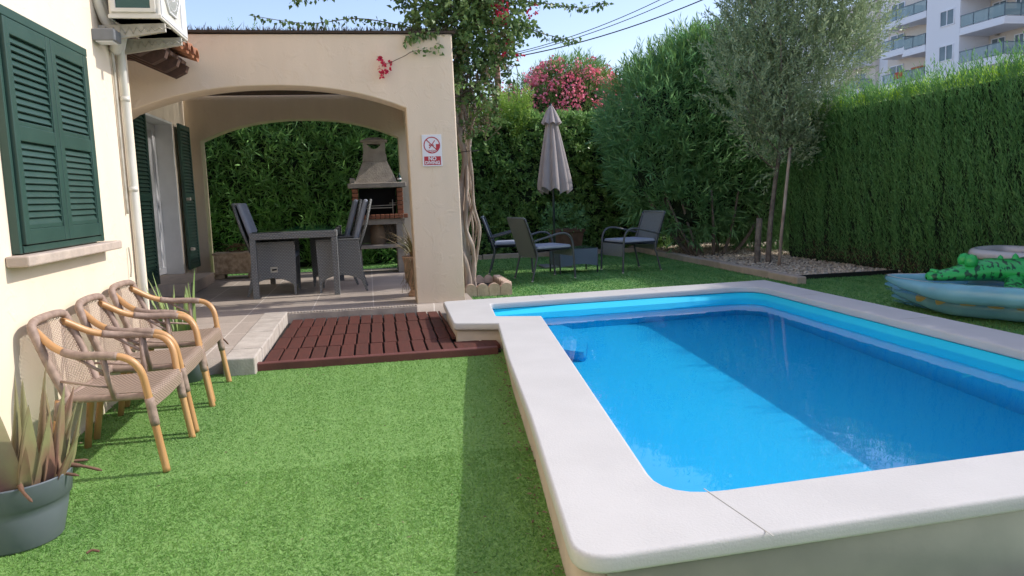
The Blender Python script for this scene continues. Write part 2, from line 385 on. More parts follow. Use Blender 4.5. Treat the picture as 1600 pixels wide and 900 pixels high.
def leaves(P, D, L, W, fold=.12, wide=.45):
    """folded leaf quads. returns V, F"""
    n = len(P); D = nrm(D); N = nrm(rng.normal(size=(n, 3)) + np.array([0, 0, 1.2])); S = nrm(np.cross(D, N)); N = np.cross(S, D)
    L = np.broadcast_to(np.asarray(L, float).reshape(-1, 1), (n, 1)); W = np.broadcast_to(np.asarray(W, float).reshape(-1, 1), (n, 1))
    base = P; tip = P + D * L - N * L * .06; mid = P + D * L * wide
    a = mid + S * W / 2 + N * W * fold; b = mid - S * W / 2 + N * W * fold
    V = np.stack([base, a, tip, b], 1).reshape(-1, 3); F = np.arange(n * 4).reshape(n, 4)
    return V, F

def shoots(O, D, length, k, lL, lW, ang0=70, ang1=25, jit=.25, wide=.45):
    """k leaves around each shoot axis"""
    n = len(O); D = nrm(D); length = np.broadcast_to(np.asarray(length, float), (n,))
    A = nrm(np.cross(D, nrm(rng.normal(size=(n, 3))))); B = np.cross(D, A)
    Ps = []; Ds = []; Ls = []
    for i in range(k):
        t = (i + .5) / k; az = i * 2.4 + rng.uniform(0, 1, n); an = np.radians(ang0 + (ang1 - ang0) * t) + rng.normal(0, .12, n)
        d = D * np.cos(an)[:, None] + (A * np.cos(az)[:, None] + B * np.sin(az)[:, None]) * np.sin(an)[:, None]
        Ps.append(O + D * (length * t)[:, None]); Ds.append(d + rng.normal(0, jit, (n, 3))); Ls.append(rng.uniform(.7, 1.15, n) * lL)
    P = np.concatenate(Ps); Dd = np.concatenate(Ds); L = np.concatenate(Ls)
    return leaves(P, Dd, L, lW * rng.uniform(.8, 1.2, len(P)), wide=wide)

def blobs(centres, n, inner=.72):
    """points near the surface of a union of ellipsoids; centres: (x,y,z,rx,ry,rz)"""
    cs = np.array(centres, float); ar = (cs[:, 3] * cs[:, 4] + cs[:, 4] * cs[:, 5] + cs[:, 3] * cs[:, 5]); pr = ar / ar.sum()
    P = []; N = []; got = 0
    while got < n:
        m = n * 2; i = rng.choice(len(cs), m, p=pr); u = nrm(rng.normal(size=(m, 3))); r = rng.uniform(inner, 1, m) ** .5
        p = cs[i, :3] + u * cs[i, 3:] * r[:, None]; ok = np.ones(m, bool)
        for c in cs:
            q = ((p - c[:3]) / c[3:]); ok &= (np.sum(q * q, 1) > inner * inner * .72)
        nn = nrm(u / cs[i, 3:]); P.append(p[ok]); N.append(nn[ok]); got += ok.sum()
    return np.concatenate(P)[:n], np.concatenate(N)[:n]

def join_vf(parts):
    V = []; F = []; k = 0
    for v, f in parts: V.append(v); F.append(f + k); k += len(v)
    return np.concatenate(V), np.concatenate(F)

def blobcore(name, centres, m, parent, scale=.72):
    mb = MB()
    for i, (x, y, z, a, b, c) in enumerate(centres):
        bm = bmesh.new(); bmesh.ops.create_icosphere(bm, subdivisions=3, radius=1)
        for v in bm.verts:
            k = 1 + .12 * sin(v.co.x * 7 + i) * cos(v.co.y * 6 + i) + .1 * sin(v.co.z * 9)
            v.co = Vector((x + v.co.x * a * scale * k, y + v.co.y * b * scale * k, z + v.co.z * c * scale * k))
        bm.verts.index_update(); mb.add([v.co[:] for v in bm.verts], [tuple(q.index for q in f.verts) for f in bm.faces], smooth=True); bm.free()
    return mb.build(name, m, parent)

def textmesh(name, s, size, m, parent, loc, rot, ext=.0015, offs=.0):
    cu = bpy.data.curves.new(name, 'FONT'); cu.body = s; cu.size = size; cu.extrude = ext; cu.align_x = 'CENTER'; cu.align_y = 'CENTER'; cu.offset = offs; cu.resolution_u = 3
    t = bpy.data.objects.new('tmp', cu); C.objects.link(t); bpy.context.view_layer.update()
    me = bpy.data.meshes.new_from_object(t.evaluated_get(bpy.context.evaluated_depsgraph_get())); bpy.data.objects.remove(t); me.materials.clear()
    o = link(name, me, m, parent); o.location = loc; o.rotation_euler = rot; return o

# ================================================================== SETTING
OUT = [(.50, 1.93), (4.02, 2.10), (4.10, 7.49), (.65, 7.26), (.61, 5.97), (.945, 5.84), (.789, 4.54), (.664, 3.30)]
OR = [.13, .1, .03, .06, .03, 0, 0, 0]
INN = [(.90, 2.28), (3.62, 2.42), (3.78, 7.10), (1.06, 6.94), (.99, 6.19), (1.345, 6.06)]
IR = [.22, .2, .3, .04, .04, 0]
outer = roundpoly(OUT, OR); inner = roundpoly(INN, IR)
GZ = lambda y: -.02 + .024 * (y - 2.4)
gx = (-400, .80, 3.95, 400); gy = (-400, 2.15, 7.2, 400)
ground = MB().add([(x, y, -.06) for y in gy for x in gx], [(j * 4 + i, j * 4 + i + 1, j * 4 + i + 5, j * 4 + i + 4) for j in range(3) for i in range(3) if (i, j) != (1, 1)]).build('ground', M['soil']); ground.data.materials[0] = mat('dry_ground', (.36, .33, .28), .95, (.28, .25, .21), .3); tag(ground, kind='structure')

def edge_x(y):
    pts = [(1.93, .50), (3.30, .664), (4.54, .789), (5.84, .945)]
    return float(np.interp(y, [p[0] for p in pts], [p[1] for p in pts])) + .06
mb = MB(); ys = np.linspace(-1.5, 5.75, 30)
mb.grid([[(-1.62 + (((4.5 if y < 1.95 else edge_x(y)) + 1.62) * j / 12), y, GZ(y)) for j in range(13)] for y in ys], smooth=True, flip=True)
tag(mb.build('lawn', M['turf']), kind='structure')
mb = MB()
mb.box(.9, 4.76, 7.2, 13.6, 0, .12); mb.box(3.86, 6.9, -1.5, 8.3, 0, .118); mb.box(-6, 1.6, 12.02, 13.6, 0, .116)
tag(mb.build('far_lawn', M['turf']), kind='structure')
# turf blades
def blades(regions, h, wd, m, name):
    Vs = []; Fs = []; k = 0
    for (x0, x1, y0, y1, n, zf, cond) in regions:
        x = rng.uniform(x0, x1, n); y = rng.uniform(y0, y1, n); ok = cond(x, y); x = x[ok]; y = y[ok]; n = len(x)
        z = zf(y); P = np.stack([x, y, np.broadcast_to(z, x.shape) - .003], 1)
        a = rng.uniform(0, 2 * pi, n); lean = rng.uniform(.1, .95, n); st_ = .45 * np.tanh(3 * np.sin(x * 17 + .6 * np.sin(x * 5))) + .25 * np.sin(x * 41); D = np.stack([np.cos(a) * lean, np.sin(a) * lean + st_, np.ones(n)], 1); D = nrm(D)
        hh = h * rng.uniform(.6, 1.2, n)[:, None]; b = rng.uniform(0, 2 * pi, n); S = np.stack([np.cos(b), np.sin(b), np.zeros(n)], 1) * wd * .5
        V = np.stack([P - S, P + S, P + D * hh * .55 + S * .8, P + D * hh + np.stack([np.cos(a), np.sin(a), -np.ones(n) * .3], 1) * hh * .35], 1).reshape(-1, 3)
        Vs.append(V); Fs.append(np.arange(n * 4).reshape(n, 4) + k); k += n * 4
    return tag(mesh_np(name, np.concatenate(Vs), np.concatenate(Fs), m), 'short bright green artificial turf pile' if name == 'turf_pile' else 'short dark green artificial turf pile in the shaded garden', 'artificial grass', kind='stuff')
ex = lambda y: np.interp(y, [1.93, 3.3, 4.54, 5.84], [.55, .70, .82, .97])
near = lambda x, y: (x < ex(y)) & (y < 5.62) | (y < 1.93)
blades([(-1.6, .95, 1.9, 3.6, 125000, GZ, near), (-1.6, 1.0, 3.6, 5.7, 75000, GZ, near), (-1.6, 1.0, .9, 1.9, 12000, GZ, near)], .0135, .0032, M['grass'], 'turf_pile')
c0 = lambda x, y: np.ones(len(x), bool)
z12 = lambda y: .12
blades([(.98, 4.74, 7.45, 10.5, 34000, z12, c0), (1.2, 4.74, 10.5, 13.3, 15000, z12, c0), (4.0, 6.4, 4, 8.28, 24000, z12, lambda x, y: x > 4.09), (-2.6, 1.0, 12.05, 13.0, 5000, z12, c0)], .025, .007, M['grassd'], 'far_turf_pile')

# gravel bed
mb = MB(); mb.box(4.80, 9, 8.34, 16, -.02, .125); tag(mb.build('planting_bed', M['bed']), kind='structure')
mb = MB(); mb.box(.9, 4.78, 13.25, 16, -.02, .14); tag(mb.build('hedge_bed', M['bed']), kind='structure')
n = 9000; P = np.stack([rng.uniform(4.86, 7.3, n), 8.4 + rng.uniform(0, 1, n) ** 1.3 * 6.0, rng.uniform(.12, .15, n)], 1)
P[:, 0] = np.where(P[:, 1] > 11, 4.8 + (P[:, 0] - 4.8) * .8, P[:, 0])
Vs = []; cube = nrm(np.array([(-1, -1, -1), (1, -1, -1), (1, 1, -1), (-1, 1, -1), (-1, -1, 1), (1, -1, 1), (1, 1, 1), (-1, 1, 1)], float))
V = P[:, None, :] + cube[None] * rng.uniform(.35, 1.1, (n, 8, 1)) * np.array([.026, .026, .016]) * rng.uniform(.5, 1.4, (n, 1, 1))
Fq = np.array([(0, 3, 2, 1), (4, 5, 6, 7), (0, 1, 5, 4), (1, 2, 6, 5), (2, 3, 7, 6), (3, 0, 4, 7)])
tag(mesh_np('gravel', V.reshape(-1, 3), (Fq[None] + np.arange(n)[:, None, None] * 8).reshape(-1, 4), M['gravel']), 'pale pebbles and leaf litter covering the bed by the hedge', 'gravel', kind='stuff')
mb = MB()
for i in range(9):
    y0 = 7.9 + i * .66; mb.box(4.72 + .004 * i, 4.84 + .004 * i, y0, y0 + .645, .0, .205 + .006 * (i % 2), .012)
tag(mb.build('bed_kerb', M['edging']), 'pale concrete kerb between the shaded lawn and the gravel bed', 'kerb')
mb = MB()
for i in range(5): mb.box(1.2 + i * .72, 1.2 + i * .72 + .7, 13.22, 13.32, 0, .20 + .004 * (i % 2), .012)
tag(mb.build('hedge_kerb', M['edging']), 'low grey kerb running along the foot of the rear hedge', 'kerb')
mb = MB().box(4.86, 6.3, 8.29, 8.335, .0, .17, .006); tag(mb.build('black_edging', M['black']), 'black plastic strip edging the gravel beside the cypress hedge', 'edging')
mb = MB()
for i in range(8): mb.box(5.2 + i * .6, 5.2 + i * .6 + .595, 14.6, 14.78, .1, .62 + .01 * (i % 2), .01)
tag(mb.build('garden_wall', M['concrete']), 'low block wall in deep shade behind the gravel bed', 'wall')

# patio
pat = [(-2.6, 5.58), (-1.055, 5.58), (-1.055, 7.70), (1.02, 7.70), (1.02, 12.0), (-2.6, 12.0)]
tag(slab('patio', [pat], -.05, .17, M['tile']), kind='structure')
mb = MB(); y = 5.50
for i in range(6): mb.box(-1.05, -.835 + .004 * (i % 3), y, y + .365, .0, .176 + .002 * (i % 2), .01); y += .37
tag(mb.build('patio_edge', M['patio_stone']), kind='structure')
mb = MB(); mb.box(-.83, .43, 7.64, 7.697, .0, .165, .006)
for i in range(42): mb.box(-.82 + i * .03, -.82 + i * .03 + .018, 7.645, 7.70, .165, .176, .003)
tag(mb.build('patio_step', M['concrete']), kind='structure')

# ================================================================== POOL
pool = empty('swimming_pool', (0, 0, 0), 'raised swimming pool with wide white coping and a step notch beside the wooden deck', 'swimming pool')
slab('coping', [outer, inner], .192, .25, M['coping'], pool, bevel=.014)
slab('outer_wall', [offset(outer, -.028), offset(inner, .05)], -.25, .191, M['poolwall'], pool)
slab('front_wall', [[(.60, 1.952), (3.98, 2.112), (3.98, 2.125), (.60, 1.965)]], -.3, .1895, M['poolfront'], pool)  # thin panel carrying the darker shade and algae tone of the near face
slab('basin_wall', [offset(inner, .049), offset(inner, .012)], -.8, .188, M['poolwallb'], pool)
MB().box(.62, 3.95, 2.05, 7.22, -.87, -.8).build('basin_floor', M['poolblue'], pool)
slab('step', [roundpoly([(1.01, 6.20), (1.35, 6.08), (1.62, 5.75), (1.80, 6.3), (1.74, 6.93), (1.07, 6.90)], [.03, 0, .08, .08, .1, .03])], -.801, -.50, M['poolstep'], pool)
mb = MB()                                                             # joints between the coping slabs
for (a, b) in (((1.09, 1.93), (1.05, 2.31)), ((2.95, 2.04), (2.93, 2.39)), ((1.6, 7.05), (1.6, 7.33)), ((2.75, 7.1), (2.75, 7.4)), ((3.74, 4.9), (4.06, 4.9)), ((3.70, 3.4), (4.04, 3.4)), ((3.77, 6.3), (4.07, 6.3))):
    d = (Vector(b) - Vector(a)).normalized(); s_ = Vector((d.y, -d.x)) * .0018
    p = [Vector(a) - s_, Vector(a) + s_, Vector(b) + s_, Vector(b) - s_]
    mb = MB(); mb.add([(q.x, q.y, .2503) for q in p] + [(q.x, q.y, .2515) for q in p], [(0, 1, 2, 3), (4, 7, 6, 5), (0, 4, 5, 1), (1, 5, 6, 2), (2, 6, 7, 3), (3, 7, 4, 0)])
    mb.build('coping_joint', M['joint'], pool)
wt = slab('water', [offset(inner, .012)], .10, .1302, M['water'])
me = wt.data; bm = bmesh.new(); bm.from_mesh(me); bmesh.ops.delete(bm, geom=[f for f in bm.faces if f.normal.z < .5], context='FACES'); bm.to_mesh(me); bm.free(); me.polygons.foreach_set('use_smooth', [True] * len(me.polygons))
tag(wt, kind='structure'); wt.cycles.is_caustics_caster = True; sd.cycles.is_caustics_light = True
for ch in pool.children: ch.cycles.is_caustics_receiver = True

# ================================================================== DECK
deck = empty('wooden_deck', (0, 5.6, 0), 'red brown slatted wooden deck tiles between the patio edge and the pool', 'deck')
mb = MB(); rows = [(5.67, 6.12), (6.125, 6.62), (6.625, 7.12), (7.125, 7.62)]
def notch_ok(x0, x1, y0, y1):
    if y1 > 5.95 and x1 > .645: return False
    return x1 < .97
for r, (y0, y1) in enumerate(rows):
    x = -.80 + .03 * r * .3
    while x < .95:
        a, b = y0 + random.uniform(.003, .008), y1 - random.uniform(.003, .008); zt = .108 + random.uniform(-.0025, .0025)
        x1 = x + .093
        if x1 > .645 and y1 > 5.95: b = min(b, 5.94); x1 = min(x1, .90)
        if b > a + .05 and notch_ok(x, x1, a, b) : mb.box(x, x1, a, b, .088, zt, .004)
        elif x < .645 and y1 > 5.95: mb.box(x, .648, a, y1 - .005, .088, zt, .004)
        x += .108
mb.box(.655, .74, 5.67, 5.93, .088, .108, .004); mb.box(.76, .84, 5.67, 5.90, .088, .108, .004); mb.box(.855, .91, 5.67, 5.82, .088, .108, .004)
mb.build('slats', M['deck'], deck)
mb = MB(); mb.box(-.83, .93, 5.64, 7.63, .02, .07); mb.build('underlay', M['black'], deck).location = (0, 0, 0)
mb = MB(); mb.box(-.86, .90, 5.585, 5.655, .045, .112, .006); mb.build('kerb_board', M['deckk'], deck)
for ch in deck.children: ch.location = (0, -5.6, 0)

# ================================================================== HOUSE
house = empty('house', (-1.6, 4, 0), 'cream rendered house wall with green shutters along the left side', 'house')
HC = lambda o: (setattr(o, 'location', (1.6, -4, 0)), o)[1]
mb = MB(); mb.box(-8, -1.6, -4, 5.93, -.1, 6.2, .01); HC(mb.build('wall', M['wall'], house))
pw = slab('porch_side_wall', [[(5.93, -.1), (12.4, -.1), (12.4, 5.2), (5.93, 5.2)], [(9.60, .30), (11.03, .30), (11.03, 2.34), (9.60, 2.34)]], -2.9, -2.5, M['wall'])
for v in pw.data.vertices: x, y, z = v.co; v.co = (z, x, y)
pw.parent = house; HC(pw); mb = MB(); mb.box(-8, -2.905, 5.93, 12.4, -.1, 5.19); HC(mb.build('inner_wall', M['white'], house))
def louvre(mbx, y0, y1, z0, z1, x, n, depth=.03, tilt=50, face=1):
    """slats between y0..y1, z0..z1 on a plane facing +X at x"""
    for i in range(n):
        zc = z0 + (z1 - z0) * (i + .5) / n; hh = (z1 - z0) / n
        rot = Matrix.Rotation(radians(tilt) * face, 3, 'Y')
        mbx.obox((x, (y0 + y1) / 2, zc), (hh * 1.25, y1 - y0, .007), rot, 0)
def shutter(parent, y0, y1, z0, z1, x, loc, nl=13, name='shutter', label=None):
    mb = MB(); t = .035; s = .055; zm = z0 + (z1 - z0) * .5
    mb.box(x, x + t, y0, y0 + s, z0, z1, .004); mb.box(x, x + t, y1 - s, y1, z0, z1, .004)
    for a, b in ((z0, z0 + .07), (zm - .035, zm + .035), (z1 - .07, z1)): mb.box(x + .001, x + t - .002, y0 + s, y1 - s, a, b, .003)
    for a, b in ((z0 + .07, zm - .035), (zm + .035, z1 - .07)):
        for q in ((y0 + s, y0 + s + .01), (y1 - s - .01, y1 - s)): mb.box(x + .004, x + t - .006, q[0], q[1], a, b)
        mb.box(x + .004, x + t - .006, y0 + s, y1 - s, a, a + .022, .003)
    o = mb.build(name, M['green'], parent); o.location = loc
    m2 = MB()
    for a, b in ((z0 + .092, zm - .035), (zm + .035, z1 - .07)): louvre(m2, y0 + s + .006, y1 - s - .006, a, b, x + t * .45, nl, tilt=62)
    m2.build('slats', M['green'], o)
    if label: o['label'] = label
    return o
L0 = (1.6, -4, 0)
shutter(house, 3.865, 4.385, 1.09, 2.11, -1.578, L0, 12); shutter(house, 4.39, 4.905, 1.09, 2.11, -1.578, L0, 12)
mb = MB(); mb.box(-1.599, -1.55, 3.83, 4.945, 2.115, 2.16, .004); mb.box(-1.599, -1.562, 3.835, 3.86, 1.05, 2.115, .003); mb.box(-1.599, -1.555, 4.91, 4.955, 1.05, 2.115, .004); mb.box(-1.598, -1.556, 3.861, 4.909, 1.052, 1.085, .003)
o = mb.build('shutter_frame', M['green'], house); o.location = L0
mb = MB(); mb.box(-1.598, -1.581, 3.87, 4.9, 1.09, 2.11); o = mb.build('dark_window', M['black'], house); o.location = L0
mb = MB(); mb.box(-1.599, -1.50, 3.76, 5.09, .995, 1.045, .008); o = mb.build('sill', M['sill'], house); o.location = L0
# french door in the recess
door = slab('door', [[(9.62, .34), (10.98, .34), (10.98, 2.30), (9.62, 2.30)], [(9.70, .42), (10.27, .42), (10.27, 2.22), (9.70, 2.22)], [(10.33, .42), (10.90, .42), (10.90, 2.22), (10.33, 2.22)]], -.03, .03, M['upvc'])
for v in door.data.vertices: x, y, z = v.co; v.co = (-2.74 + z, x, y)
door.parent = house; door.location = L0
mb = MB(); mb.box(-2.755, -2.745, 9.68, 10.92, .40, 2.24); mb.build('pane', M['greydoor'], door)
mb = MB(); mb.box(-2.709, -2.70, 10.26, 10.28, 1.2, 1.32, .004); mb.tube([(-2.70, 10.27, 1.26), (-2.66, 10.27, 1.26), (-2.66, 10.18, 1.26)], .008); mb.build('handle', M['upvc'], door)
mb = MB(); mb.box(-2.77, -2.496, 10.985, 11.029, .32, 2.336, .003); mb.box(-2.77, -2.496, 9.601, 9.62, .32, 2.336, .003); mb.box(-2.77, -2.497, 9.62, 10.985, 2.305, 2.335, .003)
mb.build('reveal', M['white'], house).location = L0
mb = MB(); mb.box(-2.76, -2.12, 9.603, 11.026, .171, .318, .01); mb.build('door_step', M['sill'], house).location = L0
shutter(house, 11.1, 11.72, .36, 2.33, -2.46, L0, 20, label='tall green louvred shutter folded open beside the porch door')
s1 = shutter(house, 8.86, 9.50, .34, 2.33, -2.46, L0, 20, label='tall green louvred shutter seen edge on at the near side of the door')
for zc in (.62, 1.3): MB().box(-2.42, -2.37, 11.12, 11.2, zc, zc + .04, .004).build('shutter_catch', M['steel'], house).location = L0
mb = MB(); mb.tube([(-1.565, 5.66, .1), (-1.565, 5.66, 1.1), (-1.565, 5.66, 2.28), (-1.53, 5.62, 2.36), (-1.48, 5.55, 2.42)], .026, 12)
for z in (.5, 1.35, 1.95): mb.tube([(-1.565, 5.66, z), (-1.565, 5.66, z + .03)], .031, 12)
mb.build('downpipe', M['acwhite'], house).location = L0
mb = MB(); mb.tube(smoothpath([(-1.58, 5.52, 2.28), (-1.585, 5.55, 2.1), (-1.587, 5.555, 1.6), (-1.587, 5.56, 1.2)]), .009, 6); mb.tube(smoothpath([(-1.587, 5.50, .78), (-1.58, 5.505, .86), (-1.587, 5.51, .98)]), .005, 6); mb.build('cable', M['steel'], house).location = L0
# little tiled canopy over the corner of the porch
mb = MB()
cx0, cx1, cz0, cz1 = -2.49, -1.43, 2.92, 2.57
ny = 8
for j in range(ny):
    yc = 6.05 + j * .205; P = []
    for i in range(3):
        t = i / 2; x = cx0 + (cx1 - cx0) * t; z = cz0 + (cz1 - cz0) * t
        P.append([(x, yc + .085 * cos(a), z + .065 * sin(a)) for a in np.linspace(0, pi, 7)])
    mb.grid(P, smooth=True)
    P2 = [[(p[0], yc + (p[1] - yc) * .82, p[2] - .014) for p in row] for row in P]; mb.grid(P2, smooth=True, flip=True)
    for a, b in zip(range(6), range(1, 7)): mb.add([P[2][a], P[2][b], P2[2][b], P2[2][a]], [(0, 1, 2, 3)])
    P = []
    for i in range(2):
        x = cx0 + (cx1 - .02 - cx0) * i; z = cz0 + (cz1 - cz0) * i
        P.append([(x, yc + .1025 + .075 * cos(a), z + .012 + .05 * sin(a)) for a in np.linspace(pi, 2 * pi, 6)])
    mb.grid(P, smooth=True)
can = mb.build('canopy', M['terrac'], house); can.location = L0
mb = MB()
sl = math.atan2(cz1 - cz0, cx1 - cx0)
rot = Matrix.Rotation(-sl, 3, 'Y')
mb.obox(((cx0 + cx1) / 2 - .06, 6.78, (cz0 + cz1) / 2 - .075), (.98, 1.62, .03), rot)
for y in (6.02, 6.42, 6.82, 7.22, 7.56):
    P = []
    prof = [(cx0, cz0 - .10), (cx0, cz0 - .30), (-2.0, 2.55), (-1.66, cz1 - .18), (-1.56, cz1 - .13), (-1.54, cz1 - .075)]
    k = len(prof); v = [(p[0], y, p[1]) for p in prof] + [(p[0], y + .09, p[1]) for p in prof]
    mb.add(v, [tuple(range(k)), tuple(range(2 * k - 1, k - 1, -1))] + [(i, i + k, (i + 1) % k + k, (i + 1) % k) for i in range(k)])
mb.build('rafter', M['darkwood'], can)

# ================================================================== AIR CONDITIONER + LAMP
ac = empty('air_conditioner', (-1.385, 5.60, 2.38), 'aged white air conditioner outdoor unit on metal brackets above the downpipe', 'air conditioner')
def AC(o): o.location = (1.35, -5.65, -2.36); return o
mb = MB(); mb.box(-1.47, -1.17, 5.32, 6.03, 2.385, 2.95, .012); mb.box(-1.475, -1.165, 5.315, 6.035, 2.385, 2.41, .004)
cas = AC(mb.build('casing', M['acwhite'], ac))
mb = MB(); 
for a in ((-1.455, -1.425), (-1.225, -1.195)): mb.box(a[0], a[1], 5.306, 5.319, 2.42, 2.94, .003)
mb.box(-1.455, -1.195, 5.305, 5.319, 2.42, 2.445, .003); mb.build('side_frame', M['acwhite'], cas)
mb = MB(); mb.box(-1.424, -1.226, 5.311, 5.3195, 2.446, 2.93); mb.build('coil', M['coil'], cas)
mb = MB(); mb.tube([(-1.163, 5.62 + .235 * cos(a), 2.69 + .235 * sin(a)) for a in np.linspace(0, 2 * pi, 8, endpoint=False) + pi / 8], .008, 6, closed=True)
for r in (.06, .12, .18): mb.tube([(-1.161, 5.62 + r * cos(a), 2.68 + r * sin(a)) for a in np.linspace(0, 2 * pi, 24, endpoint=False)], .0035, 5, closed=True)
for q in np.linspace(-.2, .2, 19): mb.tube([(-1.16, 5.62 + q, 2.69 - (.215 - max(0, abs(q) - .09) * .9)), (-1.16, 5.62 + q, 2.69 + (.215 - max(0, abs(q) - .09) * .9))], .003, 5)
mb.build('fan_grille', M['white'], cas)
mb = MB(); mb.box(-1.172, -1.160, 5.33, 5.36, 2.40, 2.93, .003); mb.box(-1.172, -1.160, 5.88, 6.02, 2.40, 2.93, .003); mb.box(-1.172, -1.161, 5.36, 5.88, 2.40, 2.43, .003); mb.build('front_frame', M['upvc'], cas)
for y in (5.42, 5.86):
    mb = MB(); mb.box(-1.60, -1.575, y - .02, y + .02, 2.12, 2.50, .002)
    v = []
    for yy in (y - .018, y + .018): v += [(-1.575, yy, 2.36), (-1.17, yy, 2.375), (-1.17, yy, 2.325), (-1.575, yy, 2.26)]
    mb.add(v, [(0, 1, 2, 3), (7, 6, 5, 4), (0, 4, 5, 1), (1, 5, 6, 2), (2, 6, 7, 3), (3, 7, 4, 0)])
    for i in range(9):
        x = -1.54 + i * .045; mb.tube([(x, y - .021, 2.285 + .006 * i), (x + .022, y - .021, 2.35), (x + .045, y - .021, 2.29 + .006 * i)], .003, 4)
    AC(mb.build('bracket', M['steel'], ac))
for i, (dy, r) in enumerate(((0, .028), (.07, .033), (.15, .03))):
    mb = MB(); mb.tube(smoothpath([(-1.555 + .01 * i, 5.30 + dy, 3.3), (-1.56, 5.31 + dy, 2.9), (-1.55, 5.33 + dy, 2.6), (-1.53, 5.40 + dy * .8, 2.42), (-1.50, 5.50 + dy * .6, 2.31), (-1.54, 5.60 + dy * .3, 2.24)]), r, 10)
    AC(mb.build('hose', M['acwhite'], ac))
lamp = MB().box(-1.60, -1.47, 5.22, 5.36, 2.265, 2.335, .006).build('wall_light', M['grey']); tag(lamp, 'small grey floodlight box on the wall below the air conditioner', 'wall light')
mb = MB().box(-1.585, -1.485, 5.235, 5.345, 2.2585, 2.2645); mb.build('diffuser', M['upvc'], lamp)

# ================================================================== PORCH
porch = empty('porch', (-.8, 7.77, .17), 'cream arched porch with a brushwood topped flat roof covering the dining table', 'porch')
def PC(o): o.location = (.8, -7.77, -.17); return o
def arch(x0, x1, z, top, n=24, zl=None):
    pts = [(x0, zl if zl is not None else z)]
    for i in range(n + 1):
        t = i / n; x = x0 + (x1 - x0) * t
        pts.append((x, (zl if zl is not None else z) * (1 - t) + z * t + (top - z) * (1 - abs(2 * t - 1) ** 2.3)))
    return pts
ar = arch(-2.12, .42, 2.12, 2.345)[1:]
front = [(-2.55, 1.9), (-2.47, 1.9)] + ar + [(.44, .0), (.93, .0), (.90, 2.825), (-2.55, 2.815)]
PC(slab('front_wall', [front], 7.77, 8.12, M['porch'], porch, plane='XZ', bevel=.012))
ar = arch(-2.31, .50, 2.14, 2.43)[1:]
rear = [(-2.52, .0), (-2.31, .0)] + ar + [(.50, .0), (.90, .0), (.90, 2.79), (-2.52, 2.78)]
PC(slab('rear_wall', [rear], 11.8, 12.1, M['porch'], porch, plane='XZ', bevel=.01))
mb = MB(); mb.box(.58, .895, 8.1, 11.82, 2.3, 2.78, .01); PC(mb.build('side_beam', M['porch'], porch))
mb = MB(); yy_ = 8.13
while yy_ < 11.77: mb.box(-2.5, .89, yy_, yy_ + .028, 2.77, 2.79); yy_ += .028 + random.uniform(.004, .014)
rf = PC(mb.build('roof', M['darkwood'], porch))
mb = MB(); mb.box(-2.5, .93, 7.745, 8.12, 2.828, 2.85)
n = 2600; P = np.stack([rng.uniform(-2.5, .95, n), np.where(rng.uniform(0, 1, n) < .6, rng.uniform(7.74, 7.9, n), rng.uniform(7.9, 12, n)), np.full(n, 2.845)], 1)
br = mb.build('brushwood', M['brush'], rf)
D = rng.normal(0, .35, (n, 3)) + np.array([0, -.1, 1]); V, F = leaves(P, D, rng.uniform(.015, .065, n) * (1 + .8 * (rng.uniform(0, 1, n) < .05)), .007)
mesh_np('brush_tips', V, F, M['brush'], rf)
for (wx, lean_, wh, lb) in ((-1.15, -.3, .12, 'tallest green weed growing from the brushwood roof edge above the arch'), (-.98, .3, .09, 'short leaning weed beside the tallest one on the brushwood roof edge'), (-.30, .0, .11, 'thin upright weed alone on the brushwood roof edge, nearer the pillar')):
    V, F = shoots(np.array([[wx, 7.78, 2.845]] * 2), np.array([[lean_, 0, 1.0], [lean_ + .25, .1, 1.0]]), wh, 14, .022, .01); o_ = mesh_np('roof_weed', V, F, M['l_porch']); tag(o_, lb, 'weed', 'weeds on the porch roof edge')

# ---- NO DIVING sign
sg = empty('safety_sign', (.655, 7.757, 1.70), 'white and red NO DIVING sign fixed to the porch pillar', 'sign')
mb = MB(); mb.box(-.0975, .0975, -.004, .004, -.155, .155, .002); mb.build('plate', M['signw'], sg)
def flat(pts, name, m, y0=-.0052, y1=-.0042, par=sg):
    return slab(name, [pts], y0, y1, m, par, plane='XZ')
ring = [(.082 * cos(a), .052 + .082 * sin(a)) for a in np.linspace(0, 2 * pi, 40, endpoint=False)]
ring2 = [(.072 * cos(a), .052 + .072 * sin(a)) for a in np.linspace(0, 2 * pi, 40, endpoint=False)]
slab('prohibition_ring', [ring, ring2], -.0056, -.0044, M['red'], sg, plane='XZ')
def bar(a, b, wd):
    a = Vector(a); b = Vector(b); d = (b - a).normalized(); s = Vector((-d.y, d.x)) * wd / 2
    return [(a + s)[:], (a - s)[:], (b - s)[:], (b + s)[:]]
flat(bar((-.052, .104), (.052, 0), .009), 'slash', M['red'], -.0072, -.0060)
mb = MB()
dv = slab('diver', [bar((-.028, .022), (.0, .058), .009)], -.0056, -.0046, M['red'], sg, plane='XZ')
flat(bar((-.002, .053), (.030, .098), .008), 'diver_legs', M['red'], -.0059, -.0049); flat(bar((.0, .058), (.022, .050), .006), 'diver_arm', M['red'], -.0066, -.0058)
flat([(-.022 + .008 * cos(a), .052 + .008 * sin(a)) for a in np.linspace(0, 2 * pi, 14, endpoint=False)], 'diver_head', M['red'], -.0058, -.0047)
flat([(.040, .062), (.0745, .062), (.072, .035), (.060, .012), (.046, .0), (.040, .008)], 'pool_edge', M['red'], -.0057, -.0048)
for k in range(2):
    up = [(-.045 + .01 * i, .003 - .013 * k + .004 * sin(i * 1.6)) for i in range(10 - k)]; dn = [(x, z - .0055) for x, z in up[::-1]]
    flat(up + dn, 'wave', M['red'], -.0055 - .0008 * k, -.0049 - .0006 * k)
